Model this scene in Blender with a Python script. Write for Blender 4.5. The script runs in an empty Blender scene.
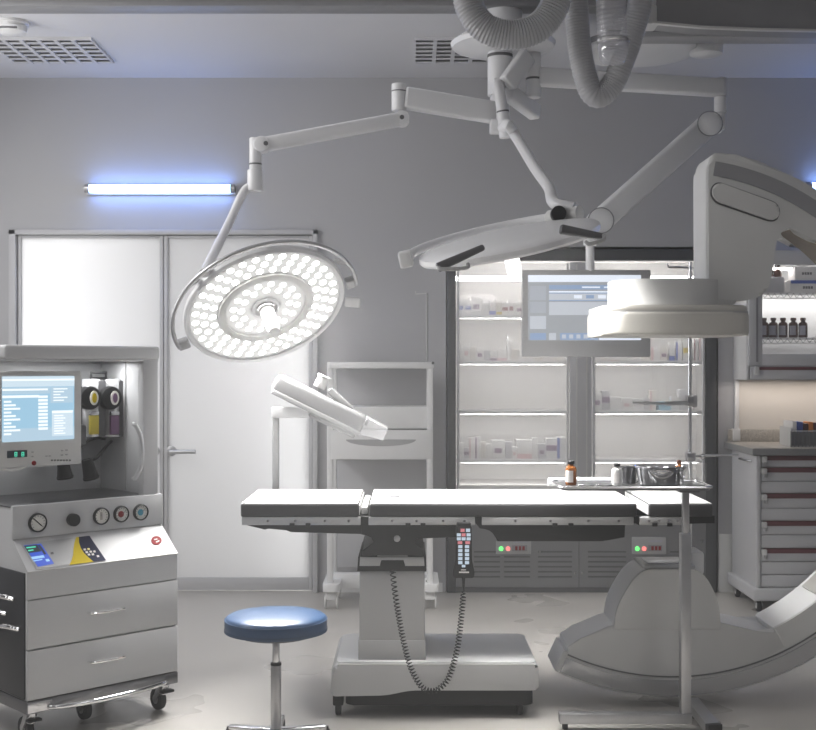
import bpy, bmesh, math, random
from mathutils import Vector, Matrix
C = bpy.context.scene.collection
PI = math.pi
F = 1200.0; CX = 408.0; CY = 365.0; CAMZ = 1.325; HAZE = 0.019
def X(px, D): return (px - CX) / F * D
def Z(py, D): return CAMZ + (CY - py) / F * D
def P(px, py, D): return Vector((X(px, D), D, Z(py, D)))
def onplane(px, py, p0, n):
    d = Vector(((px - CX) / F, 1.0, (CY - py) / F)); o = Vector((0, 0, CAMZ))
    t = (Vector(p0) - o).dot(n) / d.dot(n)
    return o + d * t

# ------------------------------------------------------------------ materials
MATS = {}
def mat(key, col, rough=0.45, metal=0.0, emit=None, estr=0.0, noise=0.04, nscale=8.0, bump=0.0, spec=0.5, coat=0.0, trans=0.0, ior=1.45, alpha=1.0):
    m = bpy.data.materials.new(key); m.use_nodes = True
    nt = m.node_tree; b = nt.nodes['Principled BSDF']
    b.inputs['Roughness'].default_value = rough; b.inputs['Metallic'].default_value = metal
    b.inputs['Specular IOR Level'].default_value = spec; b.inputs['Coat Weight'].default_value = coat
    b.inputs['Transmission Weight'].default_value = trans; b.inputs['IOR'].default_value = ior
    b.inputs['Alpha'].default_value = alpha
    c = (*col, 1.0)
    b.inputs['Base Color'].default_value = c
    if noise > 0:
        tc = nt.nodes.new('ShaderNodeTexCoord'); nz = nt.nodes.new('ShaderNodeTexNoise')
        nz.inputs['Scale'].default_value = nscale; nz.inputs['Detail'].default_value = 4
        nt.links.new(tc.outputs['Object'], nz.inputs['Vector'])
        r = nt.nodes.new('ShaderNodeValToRGB')
        r.color_ramp.elements[0].position = 0.3; r.color_ramp.elements[1].position = 0.7
        r.color_ramp.elements[0].color = (*[max(0, v * (1 - noise)) for v in col], 1)
        r.color_ramp.elements[1].color = (*[min(1, v * (1 + noise)) for v in col], 1)
        nt.links.new(nz.outputs['Fac'], r.inputs['Fac']); nt.links.new(r.outputs['Color'], b.inputs['Base Color'])
        if bump > 0:
            bp = nt.nodes.new('ShaderNodeBump'); bp.inputs['Strength'].default_value = bump; bp.inputs['Distance'].default_value = 0.01
            nt.links.new(nz.outputs['Fac'], bp.inputs['Height']); nt.links.new(bp.outputs['Normal'], b.inputs['Normal'])
    if emit:
        b.inputs['Emission Color'].default_value = (*emit, 1); b.inputs['Emission Strength'].default_value = estr
    MATS[key] = m
    return m
mat('wall', (0.45, 0.45, 0.465), 0.55, noise=0.015, nscale=3)
mat('wall_warm', (0.70, 0.66, 0.61), 0.6, noise=0.02)
mat('ceiling', (0.66, 0.66, 0.68), 0.7, noise=0.015, nscale=3)
mat('white', (0.74, 0.74, 0.74), 0.35, noise=0.02)
mat('offwhite', (0.62, 0.62, 0.61), 0.38, noise=0.02)
mat('arm', (0.78, 0.78, 0.79), 0.32, noise=0.02)
mat('carm', (0.54, 0.54, 0.53), 0.36, noise=0.02)
mat('carm_light', (0.56, 0.56, 0.555), 0.33, noise=0.02)
mat('carm_beige', (0.48, 0.465, 0.43), 0.4, noise=0.02)
mat('carm_white', (0.80, 0.80, 0.795), 0.34, noise=0.02)  # paler twin of carm: light on the arm's rims put into the colour
mat('carm_gloss', (0.42, 0.42, 0.43), 0.22, 0.6, noise=0.02)
mat('carm_brown', (0.20, 0.165, 0.13), 0.5)
mat('carm_groove', (0.10, 0.10, 0.105), 0.4)
mat('grey', (0.36, 0.36, 0.365), 0.4)
mat('scope', (0.30, 0.30, 0.305), 0.35)
mat('grey_mid', (0.24, 0.24, 0.25), 0.42)
mat('grey_dark', (0.10, 0.10, 0.105), 0.42)
mat('black', (0.014, 0.014, 0.015), 0.45, spec=0.35)
mat('rubber', (0.025, 0.025, 0.027), 0.7)
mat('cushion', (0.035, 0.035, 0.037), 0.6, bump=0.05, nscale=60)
mat('matte_white', (0.66, 0.66, 0.66), 0.6, noise=0.02)
mat('steel', (0.62, 0.62, 0.63), 0.22, 1.0, noise=0.03)
mat('steel_brushed', (0.50, 0.50, 0.51), 0.38, 1.0, noise=0.04, nscale=20)
mat('steel_dark', (0.22, 0.22, 0.23), 0.28, 1.0)
mat('vap_steel', (0.78, 0.78, 0.79), 0.25, 0.5)
mat('chrome', (0.85, 0.85, 0.86), 0.07, 1.0, noise=0)
mat('machine', (0.55, 0.555, 0.565), 0.42, noise=0.02)
mat('machine_white', (0.52, 0.52, 0.53), 0.45, noise=0.02)
mat('machine_side', (0.035, 0.037, 0.042), 0.3)
mat('table_grey', (0.50, 0.50, 0.50), 0.4, noise=0.02)
mat('column_grey', (0.42, 0.42, 0.42), 0.42, noise=0.02)
mat('vinyl_blue', (0.026, 0.062, 0.135), 0.34, bump=0.04, nscale=50)
mat('vinyl_dark', (0.035, 0.065, 0.12), 0.45)
mat('brown_glass', (0.32, 0.11, 0.025), 0.12, noise=0.05, trans=0.3)
mat('brown_dark', (0.075, 0.028, 0.018), 0.2)
mat('label_white', (0.78, 0.76, 0.74), 0.6)
mat('label_grey', (0.36, 0.36, 0.42), 0.6)
mat('maroon', (0.13, 0.04, 0.045), 0.5)
mat('red', (0.22, 0.010, 0.014), 0.6, spec=0.12); mat('yellow', (0.62, 0.47, 0.015), 0.6, spec=0.12); mat('navy', (0.012, 0.015, 0.05), 0.6, spec=0.12)
mat('purple', (0.20, 0.10, 0.20), 0.4); mat('vial_yellow', (0.62, 0.50, 0.06), 0.35)
mat('blue', (0.08, 0.14, 0.50), 0.5); mat('sky', (0.24, 0.48, 0.62), 0.5); mat('teal', (0.05, 0.28, 0.40), 0.5)
mat('orange', (0.70, 0.25, 0.06), 0.5); mat('green', (0.28, 0.45, 0.12), 0.5); mat('pink', (0.75, 0.50, 0.50), 0.5)
mat('box_white', (0.80, 0.79, 0.78), 0.6, noise=0.03); mat('box_cream', (0.74, 0.70, 0.64), 0.6, noise=0.03)
mat('box_grey', (0.55, 0.55, 0.57), 0.6, noise=0.03)
mat('dial_face', (0.80, 0.79, 0.74), 0.5)
mat('granite', (0.42, 0.39, 0.35), 0.4, noise=0.35, nscale=160)
mat('worktop_edge', (0.22, 0.22, 0.22), 0.45)
mat('cabinet_grey', (0.52, 0.52, 0.535), 0.4, noise=0.02)
mat('cabinet_line', (0.12, 0.12, 0.125), 0.5)
mat('cab_dark', (0.085, 0.087, 0.092), 0.32)
mat('cab_inner', (0.70, 0.685, 0.67), 0.5, noise=0.02)
mat('warmer', (0.20, 0.20, 0.205), 0.42, noise=0.03)
mat('hose', (0.42, 0.42, 0.435), 0.3, noise=0.03)
mat('frosted_plastic', (0.80, 0.80, 0.82), 0.15, trans=0.85, noise=0.0, ior=1.1)
mat('acrylic', (0.95, 0.95, 0.96), 0.12, trans=0.7, noise=0.0, ior=1.2)
def emis(key, col, s): mat(key, (0.02, 0.02, 0.02), 0.3, emit=col, estr=s, noise=0)
LED_S = 7.0
emis('led', (1.0, 0.985, 0.96), LED_S)
emis('led_low', (1.0, 0.98, 0.95), 5.0)
emis('lamp_glow', (1.0, 0.99, 0.97), 0.62)
emis('uv', (0.22, 0.40, 1.0), 13.0)
emis('strip', (1.0, 0.97, 0.94), 14.0)
emis('scr_blue', (0.36, 0.60, 0.78), 0.95); emis('scr_mid', (0.50, 0.68, 0.82), 0.9); emis('scr_pale', (0.66, 0.80, 0.90), 0.95); emis('scr_white', (0.9, 0.97, 1.0), 1.05)
emis('ui_bg', (0.37, 0.39, 0.42), 0.85); emis('ui_panel', (0.52, 0.55, 0.60), 0.95); emis('ui_blue', (0.27, 0.37, 0.55), 0.9); emis('ui_white', (0.78, 0.83, 0.92), 1.0); emis('ui_side', (0.42, 0.45, 0.5), 0.85)
emis('lcd_dark', (0.01, 0.02, 0.03), 0.4); emis('lcd_blue', (0.02, 0.08, 0.55), 1.0); emis('lcd_cyan', (0.35, 0.6, 0.95), 1.0); emis('lcd_green', (0.1, 0.85, 0.55), 0.9)
emis('lamp_green', (0.15, 1.0, 0.2), 1.6); emis('lamp_red', (1.0, 0.22, 0.2), 1.4); emis('btn', (0.62, 0.74, 0.86), 0.75); emis('btn_red', (0.8, 0.25, 0.28), 0.7)
emis('fridge_light', (1.0, 0.985, 0.97), 14.0)

# floor: polished concrete
m = mat('floor', (0.40, 0.385, 0.365), 0.3, noise=0.0)
nt = m.node_tree; b = nt.nodes['Principled BSDF']
tc = nt.nodes.new('ShaderNodeTexCoord')
n1 = nt.nodes.new('ShaderNodeTexNoise'); n1.inputs['Scale'].default_value = 1.1; n1.inputs['Detail'].default_value = 3; n1.inputs['Roughness'].default_value = 0.6
n2 = nt.nodes.new('ShaderNodeTexNoise'); n2.inputs['Scale'].default_value = 90; n2.inputs['Detail'].default_value = 3
mx = nt.nodes.new('ShaderNodeMath'); mx.operation = 'MULTIPLY_ADD'; mx.inputs[1].default_value = 0.25
r = nt.nodes.new('ShaderNodeValToRGB'); r.color_ramp.elements[0].position = 0.15; r.color_ramp.elements[1].position = 0.85
r.color_ramp.elements[0].color = (0.425, 0.405, 0.38, 1); r.color_ramp.elements[1].color = (0.485, 0.463, 0.436, 1)
nt.links.new(tc.outputs['Object'], n1.inputs['Vector']); nt.links.new(tc.outputs['Object'], n2.inputs['Vector'])
nt.links.new(n2.outputs['Fac'], mx.inputs[0]); nt.links.new(n1.outputs['Fac'], mx.inputs[2])
nt.links.new(n1.outputs['Fac'], r.inputs['Fac']); nt.links.new(r.outputs['Color'], b.inputs['Base Color'])
r2 = nt.nodes.new('ShaderNodeMapRange'); r2.inputs['To Min'].default_value = 0.25; r2.inputs['To Max'].default_value = 0.31
nt.links.new(n1.outputs['Fac'], r2.inputs['Value']); nt.links.new(r2.outputs['Result'], b.inputs['Roughness'])

def mixmat(key, parts):
    """parts: list of (shader type, dict) mixed one after another by factor"""
    m = bpy.data.materials.new(key); m.use_nodes = True; nt = m.node_tree
    for n in list(nt.nodes):
        if n.type != 'OUTPUT_MATERIAL': nt.nodes.remove(n)
    out = [n for n in nt.nodes][0]; cur = None
    for typ, col, rough, fac in parts:
        s = nt.nodes.new(typ); s.inputs['Color'].default_value = (*col, 1)
        if 'Roughness' in s.inputs: s.inputs['Roughness'].default_value = rough
        if cur is None: cur = s.outputs[0]
        else:
            mx = nt.nodes.new('ShaderNodeMixShader'); mx.inputs[0].default_value = fac
            nt.links.new(cur, mx.inputs[1]); nt.links.new(s.outputs[0], mx.inputs[2]); cur = mx.outputs[0]
    nt.links.new(cur, out.inputs['Surface']); MATS[key] = m; return m
mixmat('door_glass', [('ShaderNodeBsdfTranslucent', (0.9, 0.9, 0.9), 0, 1), ('ShaderNodeBsdfDiffuse', (0.85, 0.85, 0.86), 0, 0.45), ('ShaderNodeBsdfGlossy', (1, 1, 1), 0.25, 0.05)])
mixmat('cab_glass', [('ShaderNodeBsdfTransparent', (1, 1, 1), 0, 1), ('ShaderNodeBsdfDiffuse', (0.8, 0.8, 0.8), 0, 0.28), ('ShaderNodeBsdfGlossy', (1, 1, 1), 0.05, 0.05)])  # diffuse share puts a washed-out white haze into the pane
mixmat('clear_glass', [('ShaderNodeBsdfTransparent', (1, 1, 1), 0, 1), ('ShaderNodeBsdfGlossy', (1, 1, 1), 0.05, 0.06)])
mixmat('clear_hose', [('ShaderNodeBsdfTransparent', (0.92, 0.92, 0.94), 0, 1), ('ShaderNodeBsdfDiffuse', (0.75, 0.75, 0.78), 0, 0.22), ('ShaderNodeBsdfGlossy', (1, 1, 1), 0.1, 0.14)])
mixmat('lens_glass', [('ShaderNodeBsdfTransparent', (1, 1, 1), 0, 1), ('ShaderNodeBsdfDiffuse', (0.9, 0.9, 0.92), 0, 0.3), ('ShaderNodeBsdfGlossy', (1, 1, 1), 0.05, 0.15)])

# ------------------------------------------------------------------ mesh builder
def M_of(o):
    m = Matrix.Identity(4)
    while o is not None:
        m = Matrix.LocRotScale(o.location, o.rotation_euler, o.scale) @ m; o = o.parent
    return m
def frame_from_axis(d):
    d = Vector(d).normalized(); a = Vector((0, 0, 1)) if abs(d.z) < 0.95 else Vector((1, 0, 0))
    u = a.cross(d).normalized(); v = d.cross(u).normalized()
    return u, v, d
class MB:
    def __init__(s): s.bm = bmesh.new(); s.mats = []
    def mi(s, m):
        if m not in s.mats: s.mats.append(m)
        return s.mats.index(m)
    def merge(s, tb, m, mx=None):
        i = s.mi(m)
        bmesh.ops.recalc_face_normals(tb, faces=tb.faces)
        if mx is not None: bmesh.ops.transform(tb, matrix=mx, verts=tb.verts)
        for f in tb.faces: f.material_index = i
        me = bpy.data.meshes.new('tmp'); tb.to_mesh(me); s.bm.from_mesh(me); tb.free(); bpy.data.meshes.remove(me); return s
    def box(s, x0, x1, y0, y1, z0, z1, m='white', bev=0.0, seg=2, mx=None):
        tb = bmesh.new(); r = bmesh.ops.create_cube(tb, size=1.0)
        bmesh.ops.scale(tb, vec=(x1 - x0, y1 - y0, z1 - z0), verts=tb.verts)
        bmesh.ops.translate(tb, vec=((x0 + x1) / 2, (y0 + y1) / 2, (z0 + z1) / 2), verts=tb.verts)
        if bev > 0: bmesh.ops.bevel(tb, geom=tb.edges[:], offset=bev, segments=seg, affect='EDGES', profile=0.5)
        return s.merge(tb, m, mx)
    def beam(s, p0, p1, w, h, m='white', bev=0.0, up=(0, 0, 1), w1=None, h1=None):
        """rectangular bar from p0 to p1: w across, h along up"""
        p0 = Vector(p0); p1 = Vector(p1); d = (p1 - p0).normalized(); up = Vector(up)
        sx = d.cross(up).normalized(); uz = sx.cross(d).normalized(); w1 = w1 or w; h1 = h1 or h
        tb = bmesh.new(); vs = []
        for p, ww, hh in ((p0, w, h), (p1, w1, h1)):
            for a, c in ((-1, -1), (1, -1), (1, 1), (-1, 1)): vs.append(tb.verts.new(p + sx * a * ww / 2 + uz * c * hh / 2))
        tb.faces.new(vs[:4]); tb.faces.new(vs[4:])
        for i in range(4): tb.faces.new((vs[i], vs[(i + 1) % 4], vs[4 + (i + 1) % 4], vs[4 + i]))
        if bev > 0: bmesh.ops.bevel(tb, geom=tb.edges[:], offset=bev, segments=3, affect='EDGES', profile=0.5)
        return s.merge(tb, m)
    def lathe(s, prof, p, d, m='white', seg=32, close=True):
        u, v, w = frame_from_axis(d); p = Vector(p); tb = bmesh.new(); rings = []
        for r, z in prof:
            if r < 1e-6: rings.append([tb.verts.new(p + w * z)])
            else: rings.append([tb.verts.new(p + w * z + (u * math.cos(2 * PI * k / seg) + v * math.sin(2 * PI * k / seg)) * r) for k in range(seg)])
        for a, c in zip(rings, rings[1:]):
            for k in range(seg):
                k2 = (k + 1) % seg
                if len(a) == 1 and len(c) == 1: continue
                if len(a) == 1: tb.faces.new((a[0], c[k], c[k2]))
                elif len(c) == 1: tb.faces.new((a[k], a[k2], c[0]))
                else: tb.faces.new((a[k], a[k2], c[k2], c[k]))
        if close:
            if len(rings[0]) > 1: tb.faces.new(rings[0])
            if len(rings[-1]) > 1: tb.faces.new(rings[-1])
        return s.merge(tb, m)
    def cyl(s, p0, p1, r0, r1=None, m='white', seg=24, bev=0.0):
        p0 = Vector(p0); p1 = Vector(p1); L = (p1 - p0).length; r1 = r0 if r1 is None else r1
        if bev > 0: pr = [(r0 - bev, 0), (r0 - bev * .3, bev * .3), (r0, bev), (r1, L - bev), (r1 - bev * .3, L - bev * .3), (r1 - bev, L)]
        else: pr = [(r0, 0), (r1, L)]
        return s.lathe(pr, p0, p1 - p0, m, seg)
    def tube(s, pts, r, m='white', seg=12, closed=False, prof=None):
        pts = [Vector(p) for p in pts]; n = len(pts); tb = bmesh.new(); rings = []
        tan = []
        for i in range(n):
            if closed: t = pts[(i + 1) % n] - pts[i - 1]
            else: t = pts[min(i + 1, n - 1)] - pts[max(i - 1, 0)]
            tan.append(t.normalized())
        u, v, _ = frame_from_axis(tan[0])
        for i in range(n):
            if i:
                q = tan[i - 1].rotation_difference(tan[i]); u = q @ u
                u = (u - tan[i] * u.dot(tan[i])).normalized()
            v = tan[i].cross(u)
            rr = r[i] if isinstance(r, (list, tuple)) else r
            rings.append([tb.verts.new(pts[i] + (u * math.cos(2 * PI * k / seg) + v * math.sin(2 * PI * k / seg)) * rr) for k in range(seg)])
        pairs = list(zip(rings, rings[1:])) + ([(rings[-1], rings[0])] if closed else [])
        for a, c in pairs:
            for k in range(seg):
                k2 = (k + 1) % seg; tb.faces.new((a[k], a[k2], c[k2], c[k]))
        if not closed: tb.faces.new(rings[0]); tb.faces.new(rings[-1])
        return s.merge(tb, m)
    def prism(s, poly, f, w0, w1, m='white', bev=0.0, seg=2):
        """poly of (u,v); f(u,v,w) -> point; extruded from w0 to w1"""
        tb = bmesh.new()
        a = [tb.verts.new(f(u, v, w0)) for u, v in poly]; c = [tb.verts.new(f(u, v, w1)) for u, v in poly]
        fa = tb.faces.new(a); fc = tb.faces.new(c); n = len(poly)
        for i in range(n): tb.faces.new((a[i], a[(i + 1) % n], c[(i + 1) % n], c[i]))
        if bev > 0:
            es = list(fa.edges) + list(fc.edges)
            bmesh.ops.bevel(tb, geom=es, offset=bev, segments=seg, affect='EDGES', profile=0.5, clamp_overlap=False)
        return s.merge(tb, m)
    def quad(s, pts, m, n=None, t=0.0015):
        """thin plate: polygon given by points, thickened backwards along -n by t"""
        pts = [Vector(p) for p in pts]
        if n is None: n = (pts[1] - pts[0]).cross(pts[2] - pts[0]).normalized()
        n = Vector(n); tb = bmesh.new()
        a = [tb.verts.new(p + n * t) for p in pts]; c = [tb.verts.new(p) for p in pts]
        tb.faces.new(a); tb.faces.new(c); k = len(pts)
        for i in range(k): tb.faces.new((a[i], a[(i + 1) % k], c[(i + 1) % k], c[i]))
        return s.merge(tb, m)
    def sphere(s, c, r, m='white', seg=20, sc=(1, 1, 1)):
        tb = bmesh.new(); bmesh.ops.create_uvsphere(tb, u_segments=seg, v_segments=max(6, seg // 2), radius=r)
        bmesh.ops.scale(tb, vec=sc, verts=tb.verts); bmesh.ops.translate(tb, vec=c, verts=tb.verts)
        return s.merge(tb, m)
    def build(s, name, parent=None, world=True, sharp=38, **tags):
        bm = s.bm
        if parent is not None and world: bmesh.ops.transform(bm, matrix=M_of(parent).inverted(), verts=bm.verts)
        loc = None
        if parent is None:
            xs = [v.co.x for v in bm.verts]; ys = [v.co.y for v in bm.verts]; zs = [v.co.z for v in bm.verts]
            loc = Vector(((min(xs) + max(xs)) / 2, (min(ys) + max(ys)) / 2, min(zs)))
            bmesh.ops.translate(bm, vec=-loc, verts=bm.verts)
        lim = math.radians(sharp)
        for f in bm.faces: f.smooth = True
        for e in bm.edges:
            if len(e.link_faces) == 2: e.smooth = e.calc_face_angle(0.0) < lim
        me = bpy.data.meshes.new(name); bm.to_mesh(me); bm.free()
        for k in s.mats: me.materials.append(MATS[k])
        o = bpy.data.objects.new(name, me); C.objects.link(o)
        if loc is not None: o.location = loc
        if parent is not None: o.parent = parent
        for k, v in tags.items(): o[k] = v
        return o
def thing(name, label, cat, loc=(0, 0, 0), rz=0.0, group=None):
    o = bpy.data.objects.new(name, None); C.objects.link(o); o.empty_display_size = 0.1
    o.location = loc; o.rotation_euler = (0, 0, rz); o['label'] = label; o['category'] = cat
    if group: o['group'] = group
    return o
def L(label, cat, group=None):
    d = dict(label=label, category=cat)
    if group: d['group'] = group
    return d
def struct(mb, name, parent=None): return mb.build(name, parent, kind='structure') if parent is None else mb.build(name, parent)
def spline(pts, n=8):
    pts = [Vector(p) for p in pts]; out = []; q = [pts[0] * 2 - pts[1]] + pts + [pts[-1] * 2 - pts[-2]]
    for i in range(1, len(q) - 2):
        a, b_, c, d = q[i - 1], q[i], q[i + 1], q[i + 2]
        for k in range(n):
            t = k / n
            out.append(0.5 * ((2 * b_) + (c - a) * t + (2 * a - 5 * b_ + 4 * c - d) * t * t + (-a + 3 * b_ - 3 * c + d) * t ** 3))
    out.append(pts[-1]); return out
def resample(pts, step):
    out = [pts[0]]; acc = 0.0
    for a, c in zip(pts, pts[1:]):
        l = (c - a).length; t = step - acc
        while t <= l: out.append(a.lerp(c, t / l)); t += step
        acc = (acc + l) % step
    return out
def rrect(x0, x1, y0, y1, r, n=6):
    out = []
    for cx, cy, a0 in ((x1 - r, y0 + r, -90), (x1 - r, y1 - r, 0), (x0 + r, y1 - r, 90), (x0 + r, y0 + r, 180)):
        for k in range(n + 1):
            a = math.radians(a0 + 90 * k / n); out.append((cx + r * math.cos(a), cy + r * math.sin(a)))
    return out
def rpoly(pts, rads, n=5):
    """round the corners of a 2D polygon"""
    out = []; k = len(pts)
    for i in range(k):
        r = rads[i] if isinstance(rads, (list, tuple)) else rads
        p = Vector(pts[i]); a = Vector(pts[i - 1]); c = Vector(pts[(i + 1) % k])
        if r <= 0: out.append(tuple(p)); continue
        da = (a - p); dc = (c - p); ra = min(r, da.length * .45); rc = min(r, dc.length * .45)
        s0 = p + da.normalized() * ra; s1 = p + dc.normalized() * rc
        for j in range(n + 1):
            t = j / n; out.append(tuple((1 - t) ** 2 * s0 + 2 * t * (1 - t) * p + t * t * s1))
    return out
XZ = lambda u, v, w: Vector((u, w, v))       # frontal polygon, extruded in depth
XY = lambda u, v, w: Vector((u, v, w))
def pxpoly(pts, D): return [(X(a, D), Z(c, D)) for a, c in pts]
NF = Vector((0, -1, 0))

ORD = ['first', 'second', 'third', 'fourth', 'fifth', 'sixth', 'seventh', 'eighth', 'ninth', 'tenth', 'eleventh', 'twelfth', 'thirteenth', 'fourteenth', 'fifteenth', 'sixteenth', 'seventeenth', 'eighteenth', 'nineteenth', 'twentieth']

# ================================================================== ROOM
WY = 7.0
dx0, dx1, dz1 = X(10, WY), X(318, WY), Z(230, WY)
kx0, kx1, kz1 = X(446, WY), X(718, WY), Z(247, WY)
struct(MB().box(-3.3, 3.3, -2, 8.6, -0.1, 0, 'floor'), 'floor')
struct(MB().box(-3.4, 3.4, -2.1, 7.12, 3.0, 3.1, 'ceiling'), 'ceiling')
w = MB()
w.box(-3.3, dx0, WY, WY + .12, 0, 3, 'wall'); w.box(dx0, dx1, WY, WY + .12, dz1, 3, 'wall'); w.box(dx1, kx0, WY, WY + .12, 0, 3, 'wall')
w.box(kx0, kx1, WY, WY + .12, kz1, 3, 'wall'); w.box(kx1, 3.3, WY, WY + .12, 0, 3, 'wall')
struct(w, 'wall_back')
struct(MB().box(-3.4, -3.3, -2, 7.12, 0, 3, 'wall'), 'wall_left')
struct(MB().box(3.3, 3.4, -2, 7.12, 0, 3, 'wall'), 'wall_right')
struct(MB().box(-3.4, 3.4, -2.1, -2, 0, 3, 'wall'), 'wall_front')
struct(MB().box(-3.3, .1, 8.5, 8.6, 0, 3, 'white').box(-3.4, -3.3, 7.12, 8.6, 0, 3, 'white').box(.1, .2, 7.12, 8.6, 0, 3, 'white').box(-3.4, .2, 7.12, 8.6, 3.0, 3.1, 'white'), 'wall_corridor')
struct(MB().box(-3.3, 3.3, 5.5, 5.63, 2.972, 3.0, 'grey_mid', 0.004), 'trim_1')
struct(MB().box(dx1 + .03, kx0 - .02, WY - .012, WY, 0, .055, 'white', .003).box(-3.3, dx0 - .03, WY - .012, WY, 0, .055, 'white', .003), 'baseboard_back')
struct(MB().box(kx1 + .005, X(736, WY), WY - .006, WY, .0, .34, 'offwhite', .002), 'trim_2')
struct(MB().box(X(734, WY), X(738.5, WY), WY - .02, WY, .88, 1.30, 'white', .004).box(X(731, WY), X(738.5, WY), WY - .045, WY, .885, .955, 'white', .004), 'trim_3')
struct(MB().box(X(738.6, WY), 3.3, WY - .008, WY, .75, 1.32, 'wall_warm'), 'wall_panel')
# door frame and the two leaves
w = MB()
w.box(dx0, X(17, WY), WY - .03, WY + .12, 0, dz1, 'cabinet_grey', .004); w.box(X(313, WY), dx1, WY - .03, WY + .12, 0, dz1, 'cabinet_grey', .004)
w.box(dx0, dx1, WY - .03, WY + .12, Z(235, WY), dz1, 'cabinet_grey', .004)
struct(w, 'trim_4')
for i, (a, c) in enumerate(((17.5, 163.3), (164, 312.5))):
    x0, x1 = X(a, WY), X(c, WY); w = MB(); st = .022; zt = Z(235.5, WY); zb = .012
    w.box(x0, x0 + st, WY, WY + .05, zb, zt, 'cabinet_grey', .004); w.box(x1 - st, x1, WY, WY + .05, zb, zt, 'cabinet_grey', .004)
    w.box(x0 + st, x1 - st, WY, WY + .05, zt - .014, zt, 'cabinet_grey', .003); w.box(x0 + st, x1 - st, WY, WY + .05, zb, .085, 'cabinet_grey', .003)
    d = struct(w, 'door_%d' % (i + 1))
    MB().box(x0 + st, x1 - st, WY + .015, WY + .035, .085, zt - .014, 'door_glass').build('glass_panel', d)
    hx = x1 - .05 if i == 0 else x0 + .045; s = -1 if i == 0 else 1; hz = Z(451, WY)
    h = MB(); h.cyl((hx, WY - .012, hz), (hx, WY + .001, hz), .03, m='steel_brushed', bev=.003); h.cyl((hx, WY - .06, hz), (hx, WY - .012, hz), .012, m='steel_brushed')
    h.tube([(hx, WY - .06, hz), (hx + s * .02, WY - .062, hz), (hx + s * .15, WY - .062, hz)], .012, 'steel_brushed'); h.build('handle', d)

# ================================================================== CEILING FITTINGS
def vent(name, x0, x1, y0, y1, cols, rows, label):
    t = thing(name, label, 'air vent', ((x0 + x1) / 2, (y0 + y1) / 2, 2.975), 0, 'ceiling air vents')
    MB().box(x0, x1, y0, y1, 2.994, 2.9995, 'grey_dark').build('backing', t)
    f = MB(); e = .008
    f.box(x0 - e, x0, y0 - e, y1 + e, 2.985, 3.0, 'ceiling'); f.box(x1, x1 + e, y0 - e, y1 + e, 2.985, 3.0, 'ceiling'); f.box(x0, x1, y0 - e, y0, 2.985, 3.0, 'ceiling'); f.box(x0, x1, y1, y1 + e, 2.985, 3.0, 'ceiling')
    for k in range(1, cols): xx = x0 + (x1 - x0) * k / cols; f.box(xx - .010, xx + .010, y0, y1, 2.982, 2.994, 'ceiling')
    f.build('frame', t)
    g = MB()
    for k in range(rows): yy = y0 + (y1 - y0) * (k + .5) / rows; g.box(x0, x1, yy + .004, yy + .03, 2.984, 2.988, 'ceiling')
    g.build('slats', t)
CZ = 3.0 - CAMZ
def cy(py): return CZ * F / (CY - py)     # ceiling row -> depth
ya, yb = cy(37.5), cy(61)
vent('ceiling_vent', X(-14, ya), X(90, ya), ya, yb, 6, 6, 'white ceiling air grille of six columns beside the smoke detector')
vent('ceiling_vent', X(416, ya), X(533, ya), ya, yb, 6, 6, 'white ceiling air grille partly behind the surgical light mount')
t = thing('smoke_detector', 'small round white smoke detector on the ceiling above the air grille', 'smoke detector', (X(12, 5.86), 5.86, 2.93))
MB().lathe([(.085, 0), (.085, -.012), (.075, -.018), (.07, -.05), (.045, -.062), (0, -.062)][::-1], (X(12, 5.86), 5.86, 3.0), (0, 0, 1), 'white').build('body', t)
MB().box(X(12, 5.86) - .045, X(12, 5.86) + .045, 5.86 - .078, 5.86 - .06, 2.952, 2.96, 'grey_dark', .002).build('slot', t)
def uvtube(px0, px1, py, D, label):
    z = Z(py, D); x0, x1 = X(px0, D), X(px1, D); y = D - .055
    t = thing('wall_lamp', label, 'wall lamp', ((x0 + x1) / 2, D, z - .04), 0, 'blue wall tubes')
    MB().box(x0 - .03, x1 + .03, D - .018, D, z - .03, z + .03, 'offwhite', .004).build('bracket', t)
    MB().cyl((x0, y, z), (x1, y, z), .024, m='uv', seg=16).build('tube', t)
    for a, c in ((x0 - .025, x0), (x1, x1 + .025)):
        MB().cyl((a, y, z), (c, y, z), .026, m='steel_brushed', seg=16).box(a, c, y, D - .01, z - .015, z + .015, 'steel_brushed').build('end_cap', t)
uvtube(92, 232, 190, WY, 'blue glowing tube lamp on the wall above the frosted doors')
uvtube(808, 950, 188, WY, 'blue glowing tube lamp on the wall above the wall cabinet')
# ceiling light panel far right and its disc fittings
t = thing('ceiling_disc', 'large pale round ceiling plate with a smaller disc, behind the clear hose', 'ceiling plate', (X(640, 5.75), 5.75, 2.8))
dcx = X(638, 5.75)
MB().lathe([(0, 0), (.23, .004), (.272, .012), (.28, .02), (.28, .03), (0, .03)], (dcx, 5.75, Z(56, 5.75)), (0, 0, 1), 'white', 56).build('plate', t)
MB().lathe([(.283, .026), (.286, .03), (.286, .052), (.27, .056), (.2, .056)], (dcx, 5.75, Z(56, 5.75)), (0, 0, 1), 'grey_mid', 56, close=False).build('rim', t)
MB().cyl((dcx, 5.75, Z(54, 5.75) + .07), (dcx, 5.75, 3.0), .12, m='grey').build('stem', t)
MB().lathe([(0, 0), (.05, .002), (.075, .012), (.08, .03), (.08, .06), (0, .06)], (X(706, 5.7), 5.7, Z(57, 5.7)), (0, 0, 1), 'white', 32).cyl((X(706, 5.7), 5.7, Z(57, 5.7) + .05), (X(706, 5.7), 5.7, 3.0), .03, m='grey').build('small_disc', t)
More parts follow.
